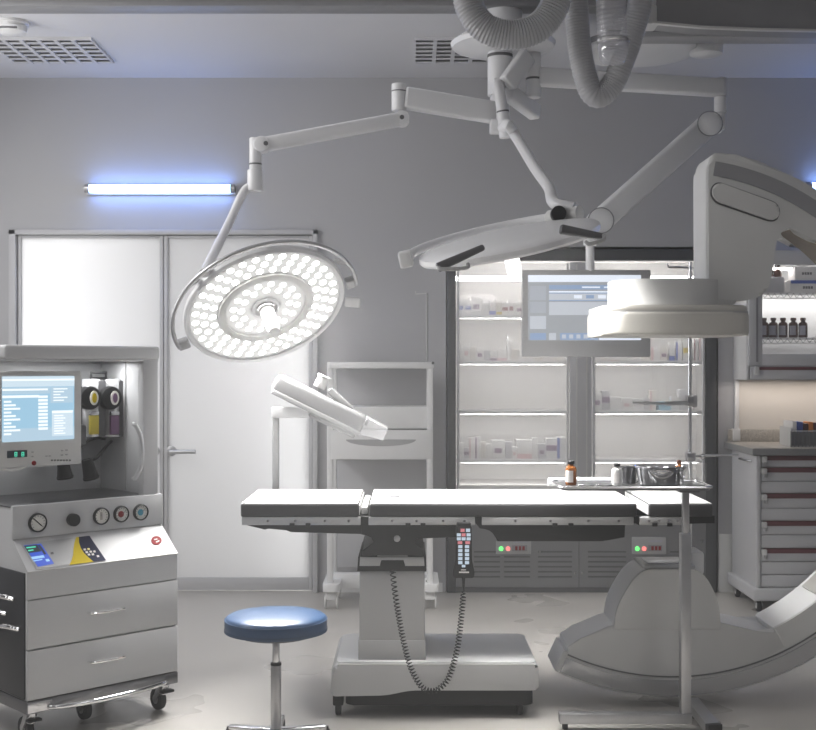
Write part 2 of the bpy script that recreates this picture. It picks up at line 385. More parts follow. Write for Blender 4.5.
# supply boom slab
bd = 5.0
t = thing('ceiling_boom', 'dark grey ceiling supply boom with a pale underside above the imaging arm', 'ceiling boom', (1.6, 5.2, 2.7))
MB().prism(pxpoly([(656, -45), (656, 22), (700, 26), (760, 28.5), (830, 30), (1000, 31), (1000, -45)], bd), XZ, bd, bd + .13, 'grey_mid', .004).build('body', t)
MB().prism(pxpoly([(652, 20), (656, 19), (656, 22.2), (700, 26.2), (760, 28.7), (830, 30.2), (1000, 31.2), (1000, 33), (830, 32), (760, 30.8), (700, 28.4), (652, 24)], bd), XZ, bd - .012, bd + .012, 'offwhite', .002).build('edge_trim', t)
MB().box(X(606, 5.4), X(1000, 5.4), 5.4, 5.52, Z(37, 5.4), Z(28, 5.4), 'grey', .006).box(X(606, 5.4) + .01, X(1000, 5.4), 5.395, 5.51, Z(31.5, 5.4), Z(30, 5.4), 'black').box(1.7, 2.1, 5.41, 5.51, Z(28, 5.4), 3.0, 'grey').box(1.7, 2.1, 5.05, 5.51, 2.80, 2.90, 'grey').build('rail_plate', t)
k = P(642, 13, 4.98)
MB().cyl(k + Vector((0, -.03, 0)), k + Vector((0, .12, 0)), .036, m='offwhite', bev=.006).box(k.x, X(660, bd), bd, bd + .12, k.z - .04, k.z + .045, 'offwhite', .01).build('knuckle', t)

# ================================================================== SURGICAL LIGHT MOUNT + ARMS
HD = 5.6
hx = X(500, HD)
t = thing('surgical_light_mount', 'round pale ceiling canopy with twin spindles that carries the surgical light arms', 'ceiling mount', (hx, HD, 2.5))
MB().lathe([(0, 0), (.17, .003), (.235, .025), (.245, .045), (.20, .075), (0, .09)], (X(503, HD), HD, Z(53, HD)), (0, 0, 1), 'arm', 48).cyl((X(503, HD), HD, Z(53, HD) + .06), (X(503, HD), HD, 3.0), .09, m='arm').build('canopy', t)
MB().cyl((hx, HD, Z(96, HD)), (hx, HD, Z(52, HD)), .058, m='arm', bev=.005).cyl((hx, HD, Z(58, HD)), (hx, HD, Z(55, HD)), .0595, m='grey_dark').cyl((hx, HD, Z(128, HD)), (hx, HD, Z(95, HD)), .046, m='arm', bev=.004).build('spindle', t)
h2 = X(534, HD)
MB().cyl((h2, HD + .02, Z(97, HD)), (h2, HD + .02, Z(46, HD)), .034, m='arm', bev=.005).cyl((h2, HD + .02, Z(79, HD)), (h2, HD + .02, Z(77, HD)), .0355, m='grey_dark').build('spindle', t)
MB().beam(P(507, 84, HD - .1), P(528, 55, HD - .03), .05, .085, 'arm', .012).build('bracket', t)
MB().beam(P(508, 92, HD - .07), P(536, 113, HD + .12), .06, .075, 'arm', .012).build('stub_arm', t)

def knuckle(mb, p, r, hw, m='arm', ax=(0, 1, 0)):
    p = Vector(p); a = Vector(ax).normalized()
    mb.cyl(p - a * hw, p + a * hw, r, m=m, bev=min(.006, r * .2)); return mb

def facing(c, tilt, ratio, down=1):
    v = (c - Vector((0, 0, CAMZ))).normalized(); rt = v.cross(Vector((0, 0, 1))).normalized(); up = rt.cross(v)
    k = math.sqrt(1 - ratio * ratio); a = math.radians(tilt)
    return rt * math.sin(a) * k - up * math.cos(a) * k - v * ratio
def beam_light(c, n, R, e, spread):
    d = bpy.data.lights.new('surgical_beam', 'AREA'); d.shape = 'DISK'; d.size = R * 1.8; d.energy = e; d.spread = math.radians(spread); d.color = (1, .985, .96)
    o = bpy.data.objects.new('surgical_beam', d); C.objects.link(o); o.location = c + n * .012; o.rotation_euler = n.to_track_quat('-Z', 'Y').to_euler()
def lamp_head(t, c, n, R, lit):
    """disc head: n points the way it shines; returns the ring function"""
    n = Vector(n).normalized(); view = (c - Vector((0, 0, CAMZ))).normalized()
    u = n.cross(view).normalized()
    if u.x < 0: u = -u
    v = u.cross(n).normalized()
    if v.z < 0: v = -v
    w = -n
    pt = lambda th, r, h=0: c + (u * math.cos(th) + v * math.sin(th)) * r + w * h
    MB().lathe([(.935 * R, -.012), (.975 * R, -.016), (R, -.006), (R, .012), (.96 * R, .022), (.72 * R, .034), (.40 * R, .04), (.15 * R, .04), (0, .04)], c, w, 'arm', 72, close=False).build('housing', t)
    MB().lathe([(0, 0), (.94 * R, 0), (.94 * R, .006), (0, .006)], c, w, 'matte_white', 64, close=False).build('diffuser', t)
    MB().lathe([(.93 * R, 0), (.93 * R, .0008), (.60 * R, .0008), (.60 * R, 0)], c, n, 'lamp_glow', 64, close=False).build('outer_lens', t); MB().lathe([(.48 * R, 0), (.48 * R, .0008), (.2 * R, .0008), (.2 * R, 0)], c, n, 'lamp_glow', 48, close=False).build('inner_lens', t)
    led = MB(); lo = MB()
    def dots(mb, r, k, rr, m, ph=0.0, skip=None):
        for i in range(k):
            a = 2 * PI * (i + ph) / k
            if skip and skip(a): continue
            p = pt(a, r); mb.lathe([(rr, .0005), (rr, .0018)], p, n, m, 7)
    def cell(mb, r0, r1, a0, a1, m):
        for i in range(8): pass
    for r, k, ph in ((.86, 34, 0), (.755, 30, .5), (.65, 26, 0)):
        dots(led, r * R, k, .0155, 'led', ph)
    led.build('led_ring', t)
    for r, k, ph in ((.40, 16, 0), (.30, 12, .5)): dots(lo, r * R, k, .0145, 'led', ph)
    lo.build('led_cluster', t)
    MB().lathe([(.585 * R, -.003), (.585 * R, .012), (.50 * R, .012), (.50 * R, -.003)], c, n, 'offwhite', 56, close=False).lathe([(.17 * R, 0), (.17 * R, .006), (.14 * R, .012)], c, n, 'arm', 32, close=False).build('divider_ring', t)
    MB().lathe([(.105 * R, 0), (.105 * R, .016), (.085 * R, .02), (.082 * R, .11), (.07 * R, .135), (0, .14)], c, n, 'matte_white', 32, close=True).build('grip', t)
    return u, v, w, pt

# ---- lamp 1
c1 = P(265.5, 307, 4.9); nrm1 = facing(c1, 19.9, .635); R1 = .338
t1 = thing('surgical_light', 'lit round surgical light with glowing LED rings, tilted above the table head', 'surgical light', (c1.x, c1.y, c1.z - .3), 0, 'ceiling surgical lights')
u, v, w, pt = lamp_head(t1, c1, nrm1, R1, True); beam_light(c1, nrm1, R1, 40, 105)
yr = .386
MB().tube([pt(math.radians(a), yr, -.018) for a in range(-6, 190, 4)], .009, 'steel_brushed', 10).build('yoke', t1)
for a in (-4, 186):
    p = pt(math.radians(a), yr - .02, -.006); MB().beam(p - (u * .024), p + u * .024, .05, .03, 'grey', .006, up=w).build('yoke_clamp', t1)
for a in (18, 75, 128):
    p = pt(math.radians(a), R1 * 1.02, .018); MB().beam(p, pt(math.radians(a), yr, -.018), .03, .016, 'grey', .005, up=w).build('spacer', t1)
p = pt(math.radians(-24), R1 + .012, .0); MB().beam(p, p + Vector((.065, 0, -.004)), .035, .042, 'white', .006).build('side_handle', t1)
p = pt(math.radians(160), yr, .02)
# rear arm from joint to yoke
j = P(255, 186, 5.3)
pa = pt(math.radians(118), yr - .012, -.012)
MB().tube(spline([j + Vector((0, 0, -.01)), P(249, 187, 5.3), P(242, 195, 5.28), P(229, 223, 5.2), pa], 6), .019, 'arm', 16).build('drop_tube', t1)
MB().cyl(P(255, 191, 5.3), P(255, 170, 5.3), .034, m='arm', bev=.004).cyl(P(255.5, 172, 5.3), P(255.5, 138, 5.3), .027, m='arm', bev=.004).cyl(P(255.5, 165, 5.3), P(255.5, 163.5, 5.3), .0285, m='grey_dark').build('swivel', t1)
a0 = P(262, 145, 5.3); a1 = P(402, 119, 5.48)
s = MB().beam(a0, a1, .07, .062, 'arm', .014); knuckle(s, a0, .034, .04); knuckle(s, a1, .034, .04)
sa = s.build('spring_arm', t1)
MB().cyl(a0 + Vector((.022, -.045, 0)), a0 + Vector((.022, -.03, 0)), .01, m='grey_dark').cyl(a1 + Vector((0, -.045, 0)), a1 + Vector((0, -.03, 0)), .01, m='grey_dark').build('bolt', sa)
MB().cyl(P(399, 111, 5.48), P(399, 84, 5.48), .034, m='arm', bev=.004).cyl(P(399, 92, 5.48), P(399, 91, 5.48), .0352, m='grey_dark').build('swivel', t1)
MB().beam(P(404, 98, 5.48), P(499, 113.5, HD), .07, .098, 'arm', .012).build('main_arm', t1)
MB().box(hx - .05, hx + .035, HD - .08, HD - .0, Z(135, HD), Z(122, HD), 'arm', .008).build('brake_block', t1)

# ---- lamp 2
c2 = P(509, 243.5, 4.55); nrm2 = facing(c2, 11.0, -.12); R2 = .348
t2 = thing('surgical_light', 'surgical light seen nearly edge-on in front of the glass cabinet, grip pointing down', 'surgical light', (c2.x, c2.y, c2.z - .2), 0, 'ceiling surgical lights')
u, v, w, pt = lamp_head(t2, c2, nrm2, R2, False); beam_light(c2, nrm2, R2, 26, 100)
yr = R2 + .03
MB().tube([pt(math.radians(a), yr, .03) for a in range(40, 188, 4)], .018, 'arm', 14).build('yoke', t2)
p = pt(math.radians(186), yr + .005, .025); MB().beam(p - v * .03 - u * .012, p + v * .03 - u * .012, .05, .062, 'white', .008, up=w).build('yoke_clamp', t2)
pj = pt(math.radians(42), yr, .035)
MB().cyl(pt(math.radians(62), yr, .03), pt(math.radians(38), yr, .035), .03, m='offwhite', bev=.005).build('yoke_hub', t2)
for px, py, px2, py2 in ((437, 268, 484, 247), (560, 229, 604, 237)):
    q = MB(); A = P(px, py, 4.14); Bp = P(px2, py2, 4.16)
    q.beam(A, Bp, .03, .034, 'grey_dark', .008, h1=.022); q.build('grip_bracket', t2)
A = [P(438, 266, 4.14), P(442, 269, 4.12), P(466, 268, 4.12), P(468, 264, 4.14)]
MB().tube(spline(A, 5), .007, 'grey', 8).build('hand_rail', t2)
A = [P(604, 235, 4.14), P(603, 240, 4.12), P(590, 244, 4.12), P(586, 242, 4.14)]
MB().tube(spline(A, 5), .007, 'grey', 8).build('hand_rail', t2)
jd = pj.y
MB().tube(spline([P(503, 128, HD - .12), P(508, 125, HD - .2), P(515, 135, 5.45), P(535, 168, 5.2), P(549, 188, 5.0), P(554, 203, jd + .05), pj + Vector((-.005, 0, .02))], 6), [.026] * 13 + [.024] * 24, 'arm', 16).build('drop_tube', t2)
cp = pj + Vector((0.0, -.03, 0)); cp = P(559, 213, jd - .03)
MB().cyl(cp + Vector((0, .05, 0)), cp, .03, m='black', bev=.003).build('joint_cap', t2)
MB().tube([P(497, 82, HD - .1), P(500, 95, HD - .11), P(505, 128, HD - .12)], [.026, .026, .028], 'arm', 18).cyl(P(502.6, 111, HD - .115), P(502.8, 112.5, HD - .115), .0285, m='grey_dark').cyl(P(505, 128, HD - .12), P(506, 138, HD - .12), .03, m='arm', bev=.004).build('swivel', t2)
MB().beam(P(499, 80, HD - .1), P(500, 92, HD), .03, .05, 'arm', .006, up=(1, 0, 0)).build('hinge', t2)

# ---- ceiling hung monitor on the long arm
MD = 5.5
tm = thing('ceiling_monitor', 'flat grey wide display hung on a jointed ceiling arm before the glass cabinet', 'monitor', (X(585, MD), MD, Z(357, MD)))
D2 = 5.72
MB().beam(P(538, 77, HD + .02), P(723, 88, D2), .07, .082, 'arm', .012).build('main_arm', tm)
MB().cyl(P(721, 96, D2), P(721, 78, D2), .026, m='arm', bev=.003).cyl(P(720.5, 113, D2), P(720.5, 97, D2), .03, m='arm', bev=.004).cyl(P(721, 130, D2), P(721, 112, D2), .02, m='arm', bev=.003).build('swivel', tm)
A = P(707, 126, D2 - .02); Bq = P(599, 222, MD + .03)
s = MB().beam(A, Bq, .07, .105, 'arm', .014); knuckle(s, A, .056, .055, 'arm'); knuckle(s, Bq, .058, .055, 'arm'); s.box(A.x, X(722, D2), D2 - .03, D2 + .03, A.z - .03, A.z + .05, 'arm', .012)
sa = s.build('spring_arm', tm)
for q in (A, Bq): MB().lathe([(.056, 0), (.0605, 0), (.0605, .004), (.056, .004)], q + Vector((0, -.057, 0)), (0, -1, 0), 'grey_mid', 32, close=False).build('seam_ring', sa)
MB().beam(P(590, 222, MD), P(589, 236, MD), .06, .05, 'arm', .01).cyl(P(590, 246, MD), P(590, 225, MD), .03, m='arm', bev=.005).cyl(P(590, 278, MD), P(590, 246, MD), .02, m='arm').build('post', tm)
f0, f1, g0, g1 = X(522, MD), X(650, MD), Z(357, MD), Z(270, MD)
MB().box(f0, f1, MD - .02, MD + .03, g0, g1, 'grey', .006).build('bezel', tm)
def rectpx(mb, x0, x1, y0, y1, D, m, t=.0012): mb.quad([P(x0, y0, D), P(x1, y0, D), P(x1, y1, D), P(x0, y1, D)], m, NF, t)
sd = MD - .02
s = MB(); rectpx(s, 528, 641, 275, 340.5, sd, 'ui_bg', .001)
scr = s.build('screen', tm)
s = MB(); sd -= .0011
rectpx(s, 528, 641, 275, 282, sd, 'ui_white'); rectpx(s, 530, 546, 286, 300, sd, 'ui_side'); rectpx(s, 530, 546, 302, 313, sd, 'ui_side'); rectpx(s, 530, 546, 316, 329, sd, 'ui_panel'); rectpx(s, 530, 546, 333, 340, sd, 'ui_blue')
rectpx(s, 549, 641, 285, 289.5, sd, 'ui_blue'); rectpx(s, 549, 641, 291, 292.5, sd, 'ui_white'); rectpx(s, 549, 641, 293, 300.5, sd, 'ui_panel'); rectpx(s, 549, 641, 292.6, 293.6, sd - .001, 'ui_blue'); rectpx(s, 549, 641, 300, 301, sd - .001, 'ui_blue')
rectpx(s, 549, 641, 302, 315, sd, 'ui_panel'); rectpx(s, 549, 556, 333, 340, sd, 'ui_panel'); rectpx(s, 560, 598, 333, 340, sd, 'ui_blue'); rectpx(s, 599, 641, 336, 340, sd, 'ui_white')
for k in range(5): rectpx(s, 562 + k * 7.2, 566 + k * 7.2, 334.5, 338.5, sd - .001, 'ui_panel')
for a, c in ((582, 600), (604, 620)): rectpx(s, a, c, 286.5, 288, sd - .001, 'ui_white')
for k in range(4): rectpx(s, 574 + k * 12, 582 + k * 12, 295, 298.5, sd - .001, 'ui_blue' if k % 2 else 'ui_white')
s.build('display_graphics', scr)

# ---- hoses
def ribbed(name, pts, r, label, mname='hose', amp=.10, pitch=.012):
    pp = resample(spline(pts, 14), pitch / 4)
    rr = [r * (1 + amp * .5 * (1 + math.cos(2 * PI * i / 4)) - amp * .5) for i in range(len(pp))]
    return MB().tube(pp, rr, mname, 20).build(name, None, sharp=80, **L(label, 'hose', 'corrugated ceiling hoses'))
hd = 4.75
ribbed('corrugated_hose', [P(470, -60, hd), P(467, -20, hd), P(470, 8, hd), P(485, 28, hd), P(512, 35, hd), P(540, 26, hd), P(556, 2, hd), P(559, -25, hd), P(560, -60, hd)], .057, 'ribbed grey hose sagging in a wide loop from the ceiling over the light mount')
ribbed('corrugated_hose', [P(574, -60, 4.9), P(576, 0, 4.9), P(580, 50, 4.9), P(588, 85, 4.9), P(598, 96, 4.9), P(612, 85, 4.9), P(624, 58, 4.88), P(634, 28, 4.86), P(640, 0, 4.84), P(644, -60, 4.84)], .048, 'ribbed grey hose hanging in a narrow deep loop beside the ceiling boom', 'hose', .08)
cl = MB(); pp = resample(spline([P(611, -60, 4.7), P(611, 0, 4.7), P(612, 30, 4.7), P(613, 46, 4.7)], 10), .0045)
cl.tube(pp, [.058 * (1 + .05 * math.cos(2 * PI * i / 4)) for i in range(len(pp))], 'clear_hose', 20)
hs = thing('clear_hose', 'clear ribbed tube with rounded end hanging inside the deep hose loop', 'hose', tuple(P(612, 66, 4.7)))
cl.build('ribbed_tube', hs, sharp=80)
MB().lathe([(.060, .0), (.062, .01), (.058, .03), (.054, .055), (.042, .075), (0, .085)], P(613, 44, 4.7), (0, 0, -1), 'clear_hose', 24, close=False).build('end_cup', hs)
MB().lathe([(.060, 0), (.0635, .004), (.0635, .012), (.060, .016)], P(613, 39, 4.7), (0, 0, -1), 'steel', 24, close=False).build('collar', hs)

# ================================================================== OPERATING TABLE
TF, TB = 4.5, 5.0                 # front and rear of the table top
T = thing('operating_table', 'long operating table with split black mattress on a grey pedestal column', 'operating table', (X(400, 4.75), 4.75, 0))
zt, zb = Z(503, TF), Z(517, TF)
def cushion(px0, px1, notch=False, slope0=0, slope1=0):
    x0, x1 = X(px0, TF), X(px1, TF)
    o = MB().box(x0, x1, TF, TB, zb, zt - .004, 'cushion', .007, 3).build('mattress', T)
    MB().box(x0 + .004, x1 - .004, TF + .004, TB - .004, zt - .006, zt, 'matte_white', .003, 3).build('lit_top', o)  # white top paints the lamplight onto the black mattress
    if slope1: MB().box(x1 - .003, x1 + .0015, TF + .012, TB - .012, zb + .006, zt - .009, 'matte_white').build('lit_end', o)  # pale end plate paints the light falling on the mattress end
    if slope0: MB().box(x0 - .0015, x0 + .003, TF + .012, TB - .012, zb + .006, zt - .009, 'matte_white').build('lit_end', o)
    return o
cushion(240.5, 359, slope1=1); tor = cushion(369, 637, slope1=0); cushion(649, 713, slope0=1)
MB().prism(rrect(X(372, 4.7), X(400, 4.7), 4.66, 4.76, .03), XY, zt - .001, zt + .0015, 'grey_dark').build('cutout', tor)
MB().box(X(361, TF), X(367, TF), TF + .04, TB - .04, zb + .005, zt - .02, 'offwhite', .004).build('hinge_bridge', T)
# rails
for a, c in ((241.5, 360.5), (368.5, 475), (482, 634), (640, 682)):
    rl = MB().box(X(a, TF), X(c, TF), TF + .004, TF + .02, Z(525.3, TF), Z(517.2, TF), 'table_grey', .002).build('side_rail', T)
    sp = MB(); 
    for q in (.22, .45, .7, .9): sp.cyl((X(a + (c - a) * q, TF), TF + .006, Z(521, TF)), (X(a + (c - a) * q, TF), TF - .001, Z(521, TF)), .005, m='steel', seg=10)
    sp.build('bolt', rl)
    MB().box(X(a + 1, TF), X(c - 1, TF), TB - .02, TB - .004, Z(525.3, TF), Z(517.2, TF), 'table_grey', .002).build('side_rail', T)
# structural black plates under the top
MB().prism(pxpoly([(241.5, 516.5), (716, 516.5), (716, 524), (634, 524), (634, 517.5), (629, 520), (480, 520), (365, 520), (364, 517.5), (241.5, 517.5)], TF), XZ, TF + .02, TB - .02, 'black').build('deck', T)
MB().prism(pxpoly([(241.5, 517), (363, 517), (363, 535), (330, 534), (290, 533), (286, 530), (270, 528.5), (264, 530.5), (241.5, 525)], TF), XZ, TF + .02, TB - .02, 'black', .004).build('head_frame', T)
MB().prism(pxpoly([(361, 517), (369, 517), (369, 526), (456, 526), (456, 538), (417, 538), (413, 543), (424, 550), (424, 556), (362, 556), (362, 551), (375, 543), (372, 537), (361, 535)], TF), XZ, TF + .012, TB - .012, 'black', .004).build('centre_bracket', T)
tr = MB().prism(pxpoly([(476, 516.5), (482, 516.5), (482, 525), (626, 525), (625.5, 538), (607, 540), (604, 542), (498, 542), (494, 533), (490, 530), (480, 529), (476, 524)], TF), XZ, TF + .012, TB - .012, 'black', .004).build('lower_tray', T)
MB().prism(pxpoly([(634, 516.5), (682, 516.5), (715, 516.5), (715, 524), (684, 524), (682, 526), (640, 526), (634, 523)], TF), XZ, TF + .022, TB - .012, 'black', .003).build('foot_frame', T)
for q in (292, 308, 408, 423, 555, 571, 655, 670): MB().box(X(q - 2.5, TF), X(q + 2.5, TF), TF - .002, TF + .02, Z(526.5, TF), Z(523.3, TF), 'black', .001).build('rail_clamp', T)
MB().cyl((X(397, TF), TF + .014, Z(539, TF)), (X(397, TF), TF + .004, Z(539, TF)), .012, m='steel_brushed', bev=.002).build('pivot_bolt', T)
# column
cy0, cy1 = 4.54, 4.94
MB().prism(rpoly(pxpoly([(359.5, 570.5), (424.5, 570.5), (425, 662.6), (359, 662.6)], cy0), .0), XZ, cy0, cy1, 'column_grey', .006).box(X(359, cy0) - .003, X(425, cy0) + .003, cy0 - .003, cy1, Z(662.6, cy0), Z(640, cy0), 'column_grey', .005).build('column', T)
MB().prism(pxpoly([(358, 558), (426, 558), (426.5, 571.5), (357, 571.5)], cy0 - .01), XZ, cy0 - .012, cy1 + .01, 'black', .006).build('column_cap', T)
MB().prism(pxpoly([(360, 557), (424, 557), (424.5, 566), (405, 566), (404, 559.5), (381, 559.5), (380, 566), (359.5, 566)], cy0 - .012), XZ, cy0 - .014, cy0, 'column_grey', .002).prism(pxpoly([(378, 550), (407, 550), (408, 558), (377, 558)], cy0), XZ, cy0 - .008, cy1 - .1, 'column_grey', .003).build('cap_plate', T)
MB().prism(pxpoly([(361, 549), (378, 549), (378, 558), (360, 558)], cy0), XZ, cy0 - .006, cy1, 'black', .003).prism(pxpoly([(407, 549), (424, 549), (424.5, 558), (407, 558)], cy0), XZ, cy0 - .006, cy1, 'black', .003).prism(pxpoly([(366, 548), (420, 548), (420, 559), (366, 559)], cy0), XZ, cy0 + .03, cy1, 'black').build('neck', T)
# foot
b0, b1 = 4.49, 5.0
fx = lambda q: X(q, b0)
MB().prism(rpoly([(fx(330), Z(694, b0)), (fx(331.5), Z(670, b0)), (fx(336), Z(664.5, b0)), (fx(537), Z(664.5, b0)), (fx(538.5), Z(668, b0)), (fx(539), Z(690.5, b0)), (fx(410), Z(690.5, b0)), (fx(386), Z(695.5, b0)), (fx(334), Z(696.5, b0))], [.01, .0, .02, .02, .01, .012, .03, .03, .01]), XZ, b0, b1, 'table_grey', .012, 3).build('foot_cover', T)
MB().prism(rrect(fx(336), fx(536), b0 + .015, b1 - .015, .03), XY, Z(665.5, b0), Z(663, b0), 'carm_white', .004).build('foot_top', T)
MB().prism(rrect(fx(345), fx(534), b0 + .02, b1 - .02, .03), XY, Z(707, b0), Z(688, b0), 'black', .006).build('underframe', T)
for px, py in ((337.5, 0), (521, 0), (340, 1), (521, 1)):
    y = b0 + .06 if not py else b1 - .07
    cc = MB().cyl((X(px, b0) - .011, y, .03), (X(px, b0) + .011, y, .03), .03, m='rubber', bev=.005).box(X(px, b0) - .02, X(px, b0) + .02, y - .03, y + .03, .04, .095, 'black', .006).build('caster', T)

# towel added on the mattress to show a bright bar
MB().tube([P(548, 481.5, 4.9) + Vector((0, 0, -.001)), P(560, 481.5, 4.9), P(600, 481.5, 4.9), P(632, 481.5, 4.9)], [.0165, .0175, .0175, .0165], 'matte_white', 16).build('bright_bar_roll', None, **L('slim white roll added for a bright bar on the mattress behind the instrument tray', 'bright_roll'))

# hand remote with coiled cord
rd = 4.465
rt = thing('hand_remote', 'black hand remote with rows of lit keys hooked on the table rail', 'remote control', tuple(P(463, 578, rd)))
bod = MB().prism(rpoly(pxpoly([(456.5, 526), (471.5, 526), (472, 560), (474.5, 572), (474, 578), (453.5, 578), (453, 572), (455.5, 560)], rd), .006), XZ, rd, rd + .03, 'black', .003).build('body', rt)
MB().box(X(457, rd), X(471, rd), rd + .004, TF + .001, Z(527, rd), Z(523, rd), 'black', .002).build('hook', rt)
k = MB(); kd = rd
def key(x, y, ww, hh, m): rectpx(k, x - ww / 2, x + ww / 2, y - hh / 2, y + hh / 2, kd, m, .002)
key(462.6, 530.3, 4, 3.2, 'btn_red'); key(468, 530.3, 4, 3.2, 'btn')
for i, xx in enumerate((458.8, 463.6, 468.6)): key(xx, 534.8, 4, 3, 'btn_red' if i == 1 else 'btn'); key(xx, 538.8, 4, 3, 'btn')
key(460, 542.6, 4.6, 2.8, 'btn_red'); key(467.6, 542.6, 4.6, 2.8, 'btn_red')
for r_ in range(5): key(460.3, 546.6 + r_ * 4, 4.2, 3, 'btn'); key(467, 546.6 + r_ * 4, 4.2, 3, 'btn')
key(463.6, 566, 3.6, 2.4, 'btn')
rectpx(k, 459, 469, 571.5, 573, kd, 'label_white'); rectpx(k, 461, 466, 569.3, 570.3, kd, 'label_white')
k.build('keypad', bod)
cd = 4.468
path = spline([P(463.5, 577, cd), P(463.5, 586, cd), P(463.5, 592, cd), P(461, 620, cd), P(457, 650, cd), P(449, 677, cd), P(440, 688, cd), P(431, 691, cd), P(421, 686, cd), P(411, 668, cd), P(404, 643, cd), P(398, 612, cd), P(394.5, 588, cd), P(393, 574, cd), P(393, 570, cd + .05)], 12)
pp = resample(path, .00125); hel = []
n = len(pp)
for i, p in enumerate(pp):
    t_ = (pp[min(i + 1, n - 1)] - pp[max(i - 1, 0)]).normalized(); u_ = t_.cross(Vector((0, 1, 0))).normalized(); v_ = Vector((0, 1, 0))
    fr = i / n; amp = .0098 if .045 < fr < .985 else 0.0
    if .045 < fr < .07: amp *= (fr - .045) / .025
    turns_pitch = .0125 + (.010 if fr > .80 else 0) * (fr - .80) / .2
    if i == 0: ph = 0.0
    else: ph += 2 * PI * .00125 / turns_pitch
    hel.append(p + u_ * amp * math.cos(ph) + v_ * amp * .8 * math.sin(ph))
MB().tube(hel, .0021, 'black', 6).cyl(P(463.5, 577, cd), P(463.5, 587, cd), .007, .004, 'black', 10).build('coiled_cord', rt)

# arm on the table edge that holds the tilted device
AD = 5.06
ah = thing('scope_stand', 'square post with crossbar clamped to the table rear, holding a tilted scope unit', 'scope stand', tuple(P(276, 524, AD)))
MB().box(X(272.5, AD), X(279, AD), AD - .014, AD + .014, Z(524, AD), Z(417, AD), 'grey', .004).build('post', ah)
MB().box(X(272, AD), X(309.5, AD), AD - .022, AD + .022, Z(418, AD), Z(407, AD), 'arm', .005).build('crossbar', ah)
MB().box(X(270, AD), X(281, AD), TB - .004, AD + .02, Z(526, AD), Z(512, AD), 'grey_dark', .004).build('clamp', ah)
MB().beam(P(308, 411, AD), P(312, 402, AD), .03, .03, 'white', .005).build('ball_joint', ah)
A, Bq = P(275, 382, AD), P(364, 425, AD)
ax = (Bq - A).normalized(); up = ax.cross(Vector((0, 1, 0))); up = up if up.z > 0 else -up
MB().beam(A, Bq, .12, .082, 'scope', .02, up=up).build('scope_body', ah)
MB().beam(A - up * .036 + ax * .01, Bq - up * .04, .125, .022, 'grey', .006, up=up).beam(P(313, 408, AD) - up * .02, P(358, 430, AD) - up * .02, .09, .035, 'grey', .006, up=up).build('base_plate', ah)
p = P(316, 394, AD) + up * .03
MB().cyl(p, p + up * .045, .026, m='white', bev=.004).cyl(p + up * .045, p + up * .055, .03, m='white', bev=.003).build('knob', ah)
MB().beam(P(329, 389, AD), P(352, 411, AD), .06, .03, 'grey', .008, up=up).build('top_block', ah)
MB().beam(Bq - ax * .005, P(386, 434, AD), .11, .085, 'lens_glass', .008, up=up, h1=.055, w1=.1).build('lens_hood', ah)
MB().cyl(Bq + up * .012, Bq + up * .012 + ax * .012, .012, m='grey_dark').build('lens', ah)

# ================================================================== INSTRUMENT STAND (MAYO)
MD0 = 4.36
ms = thing('instrument_stand', 'steel overbed instrument stand with flat tray over the table foot end', 'instrument stand', (X(685, MD0), MD0, 0))
MB().box(X(680, MD0), X(690.2, MD0), MD0 - .018, MD0 + .018, .062, Z(533, MD0), 'steel_brushed', .003).build('post', ms)
MB().box(X(682, MD0), X(688.8, MD0), MD0 - .012, MD0 + .012, Z(534, MD0), Z(489, MD0), 'steel_brushed', .003).build('inner_post', ms)
MB().box(X(559, MD0), X(691, MD0), MD0 - .022, MD0 + .022, Z(722.5, MD0), Z(712.5, MD0), 'steel_brushed', .003).build('base_bar', ms)
MB().beam((X(691.5, 4.53), 4.53, .053), (X(713, 4.2), 4.2, .053), .052, .036, 'steel_brushed', .003).build('base_foot', ms)
e0 = Vector((X(713, 4.2), 4.2, .053)); 
MB().beam(e0 + Vector((-.003, .002, 0)), e0 + Vector((.004, -.022, 0)), .054, .038, 'black', .002).build('end_cap', ms)
for q in ((X(565, MD0), MD0), (X(693, 4.50), 4.50), (X(710, 4.26), 4.26)):
    c_ = MB().box(q[0] - .012, q[0] + .012, q[1] - .012, q[1] + .012, .028, .04, 'steel').build('caster', ms)
    MB().cyl((q[0] - .009, q[1], .016), (q[0] + .009, q[1], .016), .016, m='rubber', bev=.003).build('wheel', c_)
ty0, ty1 = 4.24, 4.47; tz = Z(489.5, ty0)
tx0, tx1 = X(562, ty0), X(711, ty0)
MB().prism(rrect(tx0, tx1, ty0, ty1, .02), XY, tz - .004, tz + .004, 'steel_dark', .002).build('tray', ms)
rim = [Vector((a, c, tz + .008)) for a, c in rrect(tx0 - .006, tx1 + .006, ty0 - .006, ty1 + .006, .025)]
MB().tube(rim, .005, 'steel', 8, closed=True).build('tray_rim', ms)
MB().box(X(676, MD0), X(696, MD0), MD0 - .06, MD0 + .06, tz - .018, tz - .004, 'grey_dark', .003).build('tray_bracket', ms)
tzt = tz + .0045
